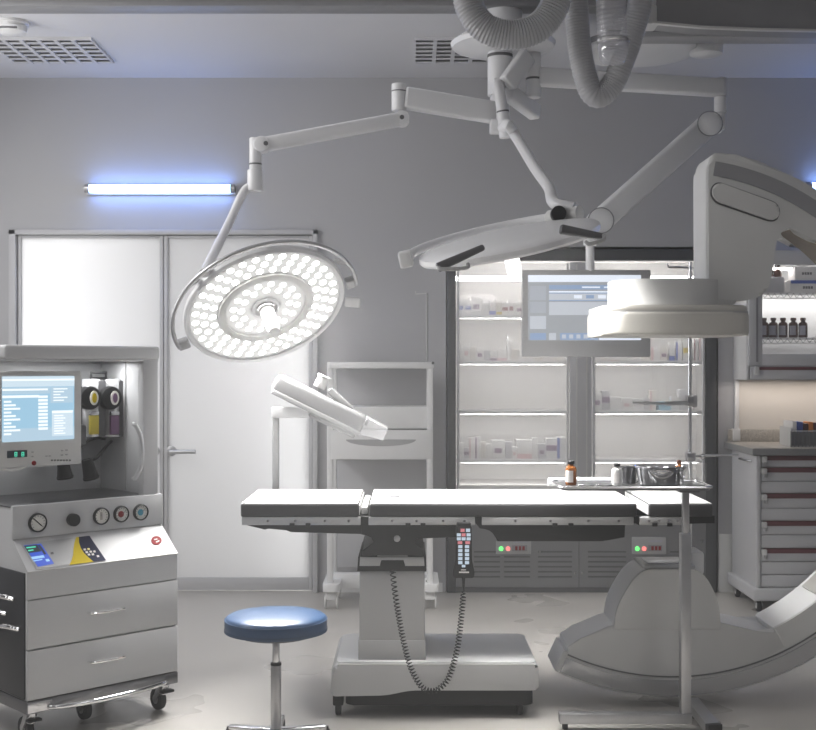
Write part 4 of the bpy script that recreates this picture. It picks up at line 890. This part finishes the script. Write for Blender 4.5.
bays = ((457, 569), (593, 705))
shelf_rows = (316, 362, 411.5, 460)
ZS = {}
for bi, (a, c) in enumerate(bays):
    for r_ in shelf_rows:
        z_ = Z(r_, WY + .06)
        sh = MB().box(gx(a) - .01, gx(c) + .012, WY + .05, KB - .02, z_ - .012, z_, 'cab_inner', .002).box(gx(a) - .005, gx(c) + .005, WY + .045, WY + .052, z_ - .018, z_ + .008, 'white', .002).build('shelf', gc)
        ZS[(bi, r_)] = z_
    gd = MB().box(gx(a), gx(a) + .012, KD + .004, WY + .01, gz(489), gz(263), 'cabinet_grey', .003).box(gx(c) - .012, gx(c), KD + .004, WY + .01, gz(489), gz(263), 'cabinet_grey', .003).build('door_frame', gc)
    MB().box(gx(a) + .01, gx(c) - .01, KD + .010, KD + .014, gz(489), gz(263), 'cab_glass').build('glass_pane', gd)
    for r_ in ((265 + 145, 265 + 148),):
        pass
lp = MB().box(gx(456), gx(706), KD + .004, WY + .02, .03, gz(490), 'warmer', .004).build('base_panel', gc)
q = MB()
q.box(gx(579) - .002, gx(579) + .002, KD + .001, KD + .006, .03, gz(530), 'grey_dark')
for x0, x1 in ((474, 500), (504, 530), (538, 572), (588, 626), (636, 664), (670, 700)):
    for k_ in range(6 if x0 < 600 else 5):
        yy = 551 + k_ * 5; q.box(gx(x0), gx(x1), KD + .0, KD + .008, gz(yy + 1.6), gz(yy), 'grey_dark')
q.build('louvres', gc)
MB().box(gx(447), gx(717), KD + .01, WY + .03, 0, .03, 'grey_dark').build('plinth', gc)
for i, (x0, x1, y0, y1) in enumerate(((496, 531, 541, 554), (632, 666, 537, 554))):
    cp_ = MB().box(gx(x0), gx(x1), KD - .006, KD + .006, gz(y1), gz(y0), 'grey', .002).build('control_panel', gc)
    q = MB(); yc = gz(548.5); xa = gx(x0 + 5)
    q.cyl((xa, KD - .006, yc), (xa, KD - .011, yc), .013, m='lamp_green', seg=16).cyl((xa + .04, KD - .006, yc), (xa + .04, KD - .011, yc), .013, m='lamp_red', seg=16)
    q.build('indicator_lamp', cp_)
    MB().box(gx(x0 + 16), gx(x1 - 4), KD - .009, KD - .005, gz(551), gz(545), 'grey_mid', .001).build('readout', cp_)
    q = MB()
    for k_ in range(3): q.box(gx(x0 + 19 + k_ * 3.6), gx(x0 + 21.4 + k_ * 3.6), KD - .0105, KD - .008, gz(550), gz(546), 'red')
    q.box(gx(x0 + 17), gx(x1 - 4), KD - .0075, KD - .005, gz(542.5 if i == 0 else 542), gz(541.5 if i == 0 else 540), 'label_grey')
    q.build('digits', cp_)
q = MB()
for x, y in ((459, 543), (459, 573), (702, 541), (702, 570), (575, 573), (582, 573), (540, 552)): q.cyl((gx(x), KD + .004, gz(y)), (gx(x), KD - .003, gz(y)), .006, m='steel', seg=10)
q.build('screw', gc)

# boxes on the shelves: every carton its own object
random.seed(5)
COLW = {'box_white': 'white', 'box_cream': 'cream', 'box_grey': 'pale grey', 'blue': 'blue', 'red': 'red', 'orange': 'orange', 'green': 'green', 'sky': 'light blue', 'pink': 'pink', 'yellow': 'yellow', 'purple': 'purple', 'teal': 'teal'}
def cartons(bi, row, items, shelf_name, grp, y0=None, by='counted from the outer dark frame', rev=False):
    """items: (px0, px1, top py, main colour, stripe colour or None, style)"""
    D = WY + .075 if y0 is None else y0; z = ZS[(bi, row)] + .0005; N = len(items)
    for i, (a, c, tp, mc, sc_, sty) in enumerate(items):
        x0, x1 = X(a, D) + .0008, X(c, D) - .0008; z1 = Z(tp, D); dp = min(.22, max(.06, (x1 - x0) * random.uniform(.9, 1.6)))
        n_ = ORD[(N - 1 - i) if rev else i]
        col = COLW[mc] + (' carton with %s %s' % (COLW[sc_], {'band': 'band', 'base': 'lower edge', 'mark': 'mark', 'side': 'side stripe'}[sty]) if sc_ else ' plain carton')
        lab = '%s, %s from %s on %s' % (col, n_, by.replace('the ',''), shelf_name)
        o = thing('medicine_box', lab, 'box', ((x0 + x1) / 2, D + dp / 2, z), 0, grp)
        MB().box(x0, x1, D, D + dp, z, z1, mc, .0012, 1).build('carton', o)
        if sc_:
            h_ = z1 - z; w_ = x1 - x0; q_ = MB()
            if sty == 'band': q_.box(x0 + .0005, x1 - .0005, D - .0007, D + .002, z + h_ * .42, z + h_ * .68, sc_)
            elif sty == 'base': q_.box(x0 + .0005, x1 - .0005, D - .0007, D + .002, z + h_ * .05, z + h_ * .3, sc_)
            elif sty == 'side': q_.box(x0 + .0005, x0 + w_ * .28, D - .0007, D + .002, z + .001, z1 - .002, sc_)
            else: q_.box(x0 + w_ * .2, x0 + w_ * .75, D - .0007, D + .002, z + h_ * .35, z + h_ * .6, sc_)
            q_.build('printed_stripe', o)
W_, CR, G_ = 'box_white', 'box_cream', 'box_grey'
cartons(0, 316, [(458, 465, 299, W_, 'blue', 'mark'), (465, 471, 301, W_, 'blue', 'band'), (471, 482, 296.5, W_, 'purple', 'mark'), (482, 489, 299, W_, None, ''), (489, 496, 299, W_, 'blue', 'base'), (496, 502, 302, CR, 'yellow', 'base'), (502, 508, 303, W_, 'red', 'band'), (508, 515, 300, W_, 'red', 'mark'), (515, 524, 303, W_, 'purple', 'mark')], 'bright top shelf', 'cartons on the bright top shelf', by='the outer frame')
cartons(0, 362, [(458, 463, 346, W_, None, ''), (463, 470, 343.5, W_, 'pink', 'mark'), (470, 476, 347, CR, None, ''), (476, 484, 347.5, W_, 'purple', 'mark'), (484, 490, 350, G_, None, ''), (490, 497, 350, W_, 'purple', 'base'), (497, 507, 349, W_, 'pink', 'base'), (507, 511, 336, W_, None, ''), (511, 518, 349, CR, None, ''), (518, 526, 350, W_, None, ''), (526, 534, 358, W_, 'purple', 'base'), (534, 544, 358, CR, None, ''), (544, 553, 357.5, W_, 'orange', 'base'), (553, 563, 358, CR, 'yellow', 'base'), (563, 569, 358, W_, None, '')], 'shelf below monitor', 'cartons on the second shelf', by='the outer frame')
cartons(0, 460, [(458, 464, 443, W_, None, ''), (464, 469, 448, G_, 'purple', 'band'), (469, 475, 438, W_, 'pink', 'side'), (475, 481, 437, W_, 'purple', 'side'), (481, 486, 442, CR, None, ''), (486, 492, 444, W_, None, ''), (492, 505, 440.5, W_, 'purple', 'mark'), (505, 512, 442, G_, None, ''), (512, 517, 447, W_, 'pink', 'mark'), (517, 532, 440, W_, 'pink', 'base'), (532, 538, 438, W_, None, ''), (538, 546, 444, G_, 'purple', 'mark'), (546, 557, 438.5, W_, 'purple', 'band'), (557, 567, 437.5, W_, 'blue', 'side')], 'low shelf by mattress', 'cartons on the low shelf', by='the outer frame')
cartons(1, 362, [(594, 602, 358, W_, None, ''), (602, 608, 358.5, CR, None, ''), (608, 617, 357, W_, 'orange', 'base'), (617, 631, 357, W_, 'green', 'base'), (631, 641, 358, W_, None, ''), (641, 650, 357, CR, None, ''), (651, 660, 347, W_, 'pink', 'side'), (660, 668, 348, CR, 'purple', 'mark'), (669, 675, 342, W_, 'blue', 'base'), (676, 682.5, 341.5, W_, 'blue', 'side'), (683, 689, 341, W_, 'yellow', 'band'), (694, 698, 339, W_, 'red', 'side'), (699, 704, 338, W_, 'pink', 'side')], 'shelf under x-ray detector', 'cartons under the detector', by='the centre post')
cartons(1, 411.5, [(593.5, 602, 393, W_, 'purple', 'mark'), (602, 610, 390.5, G_, 'purple', 'band'), (610, 622, 397, W_, None, ''), (622, 632, 398, W_, 'pink', 'mark'), (632, 644, 398.5, W_, None, ''), (644, 650, 398, G_, None, ''), (650, 656, 390.5, CR, 'pink', 'side'), (659, 671, 402, 'sky', None, ''), (671, 679, 397, W_, None, ''), (679, 687, 389.5, G_, None, ''), (693, 697, 396, W_, 'purple', 'side')], 'shelf behind drip pole arm', 'cartons behind the drip pole arm', by='the centre post')

# ================================================================== DRAWER UNIT, WORKTOP, WALL CABINET
UD = 6.43
du = thing('drawer_unit', 'wide grey drawer unit on castors with red-edged drawers under the worktop', 'drawer unit', (X(816, UD), UD + .25, 0))
ux0 = X(757, UD); ux1 = 2.95
MB().box(ux0 - .0, ux1, UD + .02, 6.93, Z(588, UD), Z(456, UD), 'cabinet_grey', .006).build('body', du)
MB().box(ux0 - .004, X(761, UD), UD - .004, UD + .03, Z(588, UD), Z(455.5, UD), 'cabinet_grey', .008).build('corner_post', du)
rows = [455.5, 467.5, 481.5, 493.5, 508.5, 521, 535, 548.5, 562, 575, 587.5]
for i in range(10):
    z1_, z0_ = Z(rows[i], UD), Z(rows[i + 1], UD); red = i in (0, 1, 3, 5, 7)
    d = MB().box(X(761.5, UD), ux1 - .02, UD + .004, UD + .03, z0_ + .003, z1_ - (.026 if red else 0.001), 'cabinet_grey', .003).build('drawer', du)
    if red:
        MB().box(X(764, UD), ux1 - .03, UD + .002, UD + .02, z1_ - .027, z1_ - .002, 'maroon', .002).build('red_edge', d)
        MB().box(X(761.5, UD), X(766.5, UD), UD - .018, UD + .01, z1_ - .035, z1_ - .004, 'offwhite', .004).box(X(764.5, UD), X(767, UD), UD - .012, UD + .008, z1_ - .055, z1_ - .03, 'grey', .003).build('clip', d)
MB().box(ux0 - .022, ux1 + .02, UD - .02, 6.95, Z(601, UD), Z(588, UD), 'cabinet_grey', .012, 3).build('plinth', du)
for x, y in ((X(759.5, UD), UD + .02), (X(759.5, UD), 6.86), (2.8, UD + .02)):
    c = MB().cyl((x, y, .05), (x, y, Z(600, UD)), .014, m='steel').box(x - .02, x + .02, y - .02, y + .02, .035, .05, 'steel_brushed', .004).build('caster', du)
    MB().cyl((x - .012, y, .030), (x + .012, y, .030), .030, m='rubber', bev=.005).cyl((x - .014, y, .03), (x + .014, y, .03), .014, m='offwhite').build('wheel', c)
MB().tube([(ux0 - .001, 6.52, Z(460, 6.6)), (ux0 - .02, 6.54, Z(460, 6.6)), (ux0 - .02, 6.70, Z(460, 6.6)), (ux0 - .001, 6.72, Z(460, 6.6))], .006, 'steel', 8).build('side_handle', du)
wt = thing('worktop', 'speckled stone worktop with upstand lying on the drawer unit', 'worktop', (2.3, 6.7, Z(455.5, UD)))
MB().box(ux0 - .03, ux1 + .1, UD - .025, 6.985, Z(455.3, UD), Z(448.5, UD), 'worktop_edge', .004).box(ux0 - .028, ux1 + .098, UD - .022, 6.985, Z(449, UD), Z(448, UD) , 'granite', .001).build('slab', wt)
MB().box(ux0 - .01, ux1 + .1, 6.965, 6.988, Z(448, UD), Z(429, WY), 'granite', .003).build('upstand', wt)
wz = Z(448, UD)
# basket with packets
kb = thing('wire_basket', 'open metal basket of coloured packets standing on the worktop', 'basket', (X(815, 6.55), 6.6, wz))
bx0, bx1 = X(791, 6.52), X(840, 6.52)
q = MB(); bh = .105
q.box(bx0, bx1, 6.52, 6.72, wz, wz + .006, 'steel_brushed')
q.box(bx0, bx0 + .004, 6.52, 6.72, wz, wz + bh, 'offwhite').box(bx1 - .004, bx1, 6.52, 6.72, wz, wz + bh, 'steel_brushed').box(bx0, bx1, 6.716, 6.72, wz, wz + bh, 'steel_brushed')
q.build('shell', kb)
q = MB()
for k_ in range(14): xx = bx0 + (bx1 - bx0) * k_ / 13; q.cyl((xx, 6.521, wz), (xx, 6.521, wz + .085), .003, m='steel_dark', seg=6)
q.box(bx0, bx1, 6.518, 6.524, wz + .083, wz + .09, 'steel').box(bx0, bx1, 6.526, 6.530, wz + .0, wz + .08, 'steel_dark'); q.build('front_bars', kb)
for i, (a, c, tp, m_, lab) in enumerate(((797.5, 803, 422, 'blue', 'blue packet standing in the metal basket on the worktop'), (803.5, 808.5, 423.5, 'brown_dark', 'dark brown packet in the metal basket on the worktop'), (809, 813.5, 422, 'orange', 'orange packet in the metal basket on the worktop'), (814, 820, 423, 'maroon', 'maroon packet in the metal basket on the worktop'))):
    MB().box(X(a, 6.56), X(c, 6.56), 6.56, 6.66, wz + .007, Z(tp, 6.56), m_, .003).build('packet', None, **L(lab, 'packet', 'packets in the basket'))
MB().box(X(792.5, 6.54), X(796.8, 6.54), 6.54, 6.70, wz + .007, Z(421.5, 6.54), 'box_white', .002).build('packet', None, **L('white packet at the end of the metal basket on the worktop', 'packet', 'packets in the basket'))

VD = 6.73
wc = thing('wall_cabinet', 'grey glass-fronted wall cabinet with lit white inside above the worktop', 'wall cabinet', (2.4, 6.85, Z(380, VD)))
vx0, vx1 = X(748, VD), 2.95
q = MB(); zb_, zt_ = Z(380, VD), Z(250, VD)
q.box(vx0 - .01, vx0 + .012, VD, WY - .003, zb_, zt_, 'white', .003).box(vx1 - .02, vx1, VD, WY - .003, zb_, zt_, 'white', .003).box(vx0, vx1, VD, WY - .003, zt_ - .02, zt_, 'cabinet_grey', .003).box(vx0, vx1, VD, WY - .003, zb_, Z(356, VD), 'cabinet_grey', .003).box(vx0, vx1, WY - .02, WY - .003, zb_, zt_, 'white')
q.build('carcass', wc)
q = MB()
q.box(vx0, X(761.5, VD), VD - .02, VD + .003, Z(366, VD), Z(251, VD), 'cabinet_grey', .004).box(X(761, VD), vx1, VD - .02, VD + .003, Z(366, VD), Z(354, VD), 'cabinet_grey', .004).box(X(761, VD), vx1, VD - .02, VD + .003, Z(265, VD), Z(251, VD), 'cabinet_grey', .004).box(X(755, VD), X(757, VD), VD - .022, VD, Z(362, VD), Z(256, VD), 'grey_mid').box(2.75, vx1, VD - .02, VD + .003, Z(356, VD), Z(264, VD), 'cabinet_grey', .004)
df = q.build('door_frame', wc)
MB().box(X(761, VD), 2.76, VD - .010, VD - .006, Z(355, VD), Z(264, VD), 'clear_glass').build('glass_pane', df)
MB().box(X(750, VD), vx1, VD - .018, VD + .003, Z(379.5, VD), Z(366.5, VD), 'cabinet_grey', .003).build('lower_rail', wc)
MB().box(X(758, VD), vx1 - .02, VD - .021, VD - .01, Z(370, VD), Z(367, VD), 'maroon', .001).build('red_edge', wc)
MB().box(X(753.5, VD), X(758, VD), VD - .03, VD - .01, Z(375, VD), Z(366.5, VD), 'offwhite', .003).build('clip', wc)
MB().box(X(763, VD), 2.7, WY - .15, WY - .12, Z(268, VD), Z(266, VD), 'strip').build('light_strip', wc)
def wire_shelf(py):
    z_ = Z(py, VD + .03); q = MB(); [q.box(vx0 + .01, vx1 - .02, VD + .028 + k_ * .0245, VD + .033 + k_ * .0245, z_ - .005, z_, 'white') for k_ in range(10)]; q.box(vx0 + .01, vx0 + .016, VD + .03, WY - .02, z_ - .01, z_ - .005, 'white')
    q.tube([(vx0 + .02, VD + .026, z_ - .033), (vx1 - .03, VD + .026, z_ - .033)], .003, 'white', 6)
    sh = q.build('wire_shelf', wc); q = MB(); x = vx0 + .03; k_ = 0; pts = []
    while x < 2.7: pts.append(Vector((x, VD + .026, z_ - (.006 if k_ % 2 else .031)))); x += .018; k_ += 1
    q.tube(pts, .0028, 'steel_dark', 5).build('zigzag_wire', sh); return z_
zA, zB = wire_shelf(292.5), wire_shelf(337.5)
for i, px in enumerate((764, 773.3, 783, 793.3, 803)):
    bottle(px, VD + .07, zB + .0005, .0255, .112, 'brown_dark', 'label_grey', 'reagent_bottle', '%s brown bottle along the lower wire shelf, counted from the detector side' % ORD[i], 'bottle', 'brown bottles on the wire shelf', cap='brown_dark')
for i, (px, lab) in enumerate(((771, 'small brown bottle next to the capped one on the upper wire shelf'), (777.5, 'taller brown bottle with dark stopper on the upper wire shelf'))):
    bottle(px, VD + .13, zA + .0005, .024, (.135, .175)[i], 'brown_dark', None, 'reagent_bottle', lab, cap='black')
o = thing('supply_pack', 'clear film wrapped supply pack on the upper wire shelf', 'pack', (X(776, VD), VD + .06, zA))
MB().box(X(766, VD), X(788, VD), VD + .05, VD + .11, zA + .0005, Z(276, VD), 'box_grey', .012, 3).build('wrap', o)
for i, (a, c, y0_, y1_, dd_, lab) in enumerate(((790, 830, 280, 292, .05, 'white pack with blue band in front on the upper wire shelf'), (795, 832, 266.5, 279.5, .06, 'white pack with dark print stacked on the blue-banded pack'))):
    zz = zA + .0005 if i == 0 else Z(280, VD + .05) + .001
    o = thing('supply_pack', lab, 'pack', (X((a + c) / 2, VD), VD + dd_, zz))
    MB().box(X(a, VD + dd_), X(c, VD + dd_), VD + dd_, VD + .19, zz, Z(y0_, VD + dd_), 'box_white', .004).build('wrap', o)
    q = MB(); y_ = VD + dd_
    if i == 0: q.box(X(a + 1, y_), X(c - 1, y_), y_ - .0008, y_ + .004, Z(283.5, y_), Z(280.3, y_), 'blue'); q.build('blue_band', o); q = MB()
    for k_ in range(4): xx = X((803 if i == 0 else 802) + k_ * 2.6, y_); yc = Z(287.5 if i == 0 else 273.5, y_); q.box(xx, xx + .011, y_ - .0009, y_ + .004, yc - .007, yc + .007, 'grey_dark')
    q.build('print', o)

# ================================================================== SUPPLY CART BY THE WALL
SD = 6.50; sx_ = lambda q_: X(q_, SD); sz_ = lambda q_: Z(q_, SD)
SB = 6.86
sc_ = thing('supply_cart', 'pale grey open-framed cart with drip rod standing at the wall beside the glass cabinet', 'cart', (sx_(381), 6.68, 0))
q = MB()
for x in (330, 430):
    q.box(sx_(x - 3), sx_(x + 3), SD, SD + .035, .13, sz_(362), 'white', .005); q.box(sx_(x - 3), sx_(x + 3), SB - .035, SB, .13, sz_(362), 'white', .005)
q.build('frame_post', sc_)
MB().box(sx_(329), sx_(434), SD - .006, SB, sz_(368.5), sz_(362), 'white', .006).build('top_plate', sc_)
MB().box(sx_(333), sx_(427), SB - .03, SB - .02, sz_(408), sz_(368), 'wall').build('back_sheet', sc_)
MB().box(sx_(331), sx_(431), SD + .02, SB - .02, sz_(429), sz_(407), 'white', .006).build('upper_box', sc_)
MB().box(sx_(330.5), sx_(431.5), SD - .002, SD + .03, sz_(459.5), sz_(430), 'white', .005).box(sx_(331), sx_(431), SD + .03, SB - .02, sz_(459), sz_(430.5), 'white', .003).build('drawer_front', sc_)
MB().prism([(sx_(381) + .19 * math.cos(a), sz_(439.5) + (.036 * math.sin(a) if math.sin(a) < 0 else 0)) for a in [PI + PI * k_ / 24 for k_ in range(25)]], XZ, SD - .0035, SD + .006, 'grey', .001).build('grip_recess', sc_)
MB().box(sx_(334), sx_(427), SB - .04, SB - .02, sz_(577), sz_(459), 'wall', .002).build('lower_sheet', sc_)
MB().box(sx_(331), sx_(431), SD + .15, SD + .22, sz_(594), sz_(579), 'white', .006).build('base_bar', sc_)
for x in (331, 430):
    f_ = MB().prism(rrect(sx_(x - 8), sx_(x + 9), SD - .04, SB, .03), XY, sz_(591), sz_(583), 'white', .006).build('foot', sc_)
    MB().prism([(sx_(x - 1) + .018 * math.cos(k_ * PI / 10), SD + .05 + .018 * math.sin(k_ * PI / 10)) for k_ in range(20)], XY, sz_(583), sz_(583) + .003, 'grey_dark').build('foot_plug', f_)
    for y in (SD + .0, SB - .06):
        c = MB().box(sx_(x) - .028, sx_(x) + .028, y - .01, y + .05, .05, sz_(590), 'white', .012).build('caster', sc_)
        for s_ in (-1, 1): MB().cyl((sx_(x) + s_ * .026, y + .02, .038), (sx_(x) + s_ * .036, y + .02, .038), .038, m='offwhite', bev=.004).build('wheel', c)
MB().cyl((sx_(428), SB - .05, sz_(362)), (sx_(428), SB - .05, Z(293, SB - .05)), .007, m='grey', seg=10).tube([(sx_(428), SB - .05, Z(293, SB - .05)), (sx_(416), SB - .05, Z(294, SB - .05)), (sx_(416), SB - .05, Z(291, SB - .05))], .004, 'offwhite', 6).build('drip_rod', sc_)
MB().cyl((sx_(433), SD - .0, sz_(363)), (sx_(433), SD - .012, sz_(363)), .008, m='grey_dark').build('cap_screw', sc_)

# ================================================================== LIGHT
def area(name, loc, sx, sy, e, col=(1, 1, 1), rot=(0, 0, 0)):
    d = bpy.data.lights.new(name, 'AREA'); d.shape = 'RECTANGLE'; d.size = sx; d.size_y = sy; d.energy = e; d.color = col
    o = bpy.data.objects.new(name, d); C.objects.link(o); o.location = loc; o.rotation_euler = rot; return o
area('fill_light', (-2.6, 4.4, 2.7), .6, 2.6, 46, (1, .985, .97), (0, -.7, 0))  # unseen fill added to light left-facing facets and the left wall
area('fill_light', (-.6, 1.8, 2.97), .6, 1.8, 7, (1, .98, .96))  # added fill overhead, out of view
area('fill_light', (1.8, 1.6, 2.97), .6, 1.6, 15, (.98, .985, 1))  # unseen fill added to lift the arm and drawer fronts
area('fill_light', (-.9, 5.6, 2.97), 2.2, .4, 2.5, (.98, .985, 1))  # weak fill added for the back wall, no fitting there
hl = MI @ Vector((.0, .3, 1.335)); area('hood_fill', hl, .45, .05, 1.6, (1, 1, 1), (0, 0, math.radians(43.8)))  # fill added under the hood to brighten the niche
area('wall_fill', (-3.2, 5.4, 1.9), 2.0, .3, 28, (1, .99, .98), (0, -PI / 2 - .45, 0))  # unseen fill added to brighten the ceiling and left wall
area('corridor_light', (-2.25, 7.75, 1.45), .7, 1.8, 29, (1, 1, 1), (-PI / 2, 0, 0))
area('corridor_light', (-.30, 7.6, .9), .3, 1.7, 19, (1, 1, 1), (-PI / 2, 0, 0))
area('worktop_light', (2.3, 6.87, Z(381, VD)), .9, .05, 1.3, (1, .9, .82))
for a_, c_ in bays:
    for r_ in shelf_rows: area('shelf_fill', ((gx(a_) + gx(c_)) / 2, WY + .032, Z(r_, WY + .06) - .022), .6, .02, 1.25, (1, .99, .975), (.75, 0, 0))  # unseen fills added under the shelves to brighten the cabinet inside
area('shelf_fill', ((vx0 + vx1) / 2, WY - .12, zA - .02), 1.0, .03, 1.4, (1, .98, .96), (.4, 0, 0))  # unseen fill inside the wall cabinet
w = bpy.data.worlds.new('World'); bpy.context.scene.world = w; w.use_nodes = True
w.node_tree.nodes['Background'].inputs[0].default_value = (.5, .55, .65, 1); w.node_tree.nodes['Background'].inputs[1].default_value = 0.3

# thin haze in the air
nt = w.node_tree; vs = nt.nodes.new('ShaderNodeVolumeScatter'); vs.inputs['Density'].default_value = HAZE; vs.inputs['Anisotropy'].default_value = 0.3
nt.links.new(vs.outputs[0], [n_ for n_ in nt.nodes if n_.type == 'OUTPUT_WORLD'][0].inputs['Volume'])

# ================================================================== CAMERA
cam = bpy.data.cameras.new('Camera'); co = bpy.data.objects.new('Camera', cam); C.objects.link(co)
co.location = (0, 0, CAMZ); co.rotation_euler = (PI / 2, 0, 0)
cam.sensor_fit = 'HORIZONTAL'; cam.sensor_width = 36; cam.lens = 36 * F / 816; cam.clip_start = .05
sc = bpy.context.scene; sc.camera = co
sc.view_settings.view_transform = 'Standard'; sc.view_settings.look = 'None'; sc.view_settings.gamma = 1; sc.view_settings.use_curve_mapping = False
sc.view_settings.exposure = 0.1
sc.cycles.use_denoising = True
sc.cycles.sample_clamp_indirect = 6.0
sc.cycles.max_bounces = 10; sc.cycles.transparent_max_bounces = 16
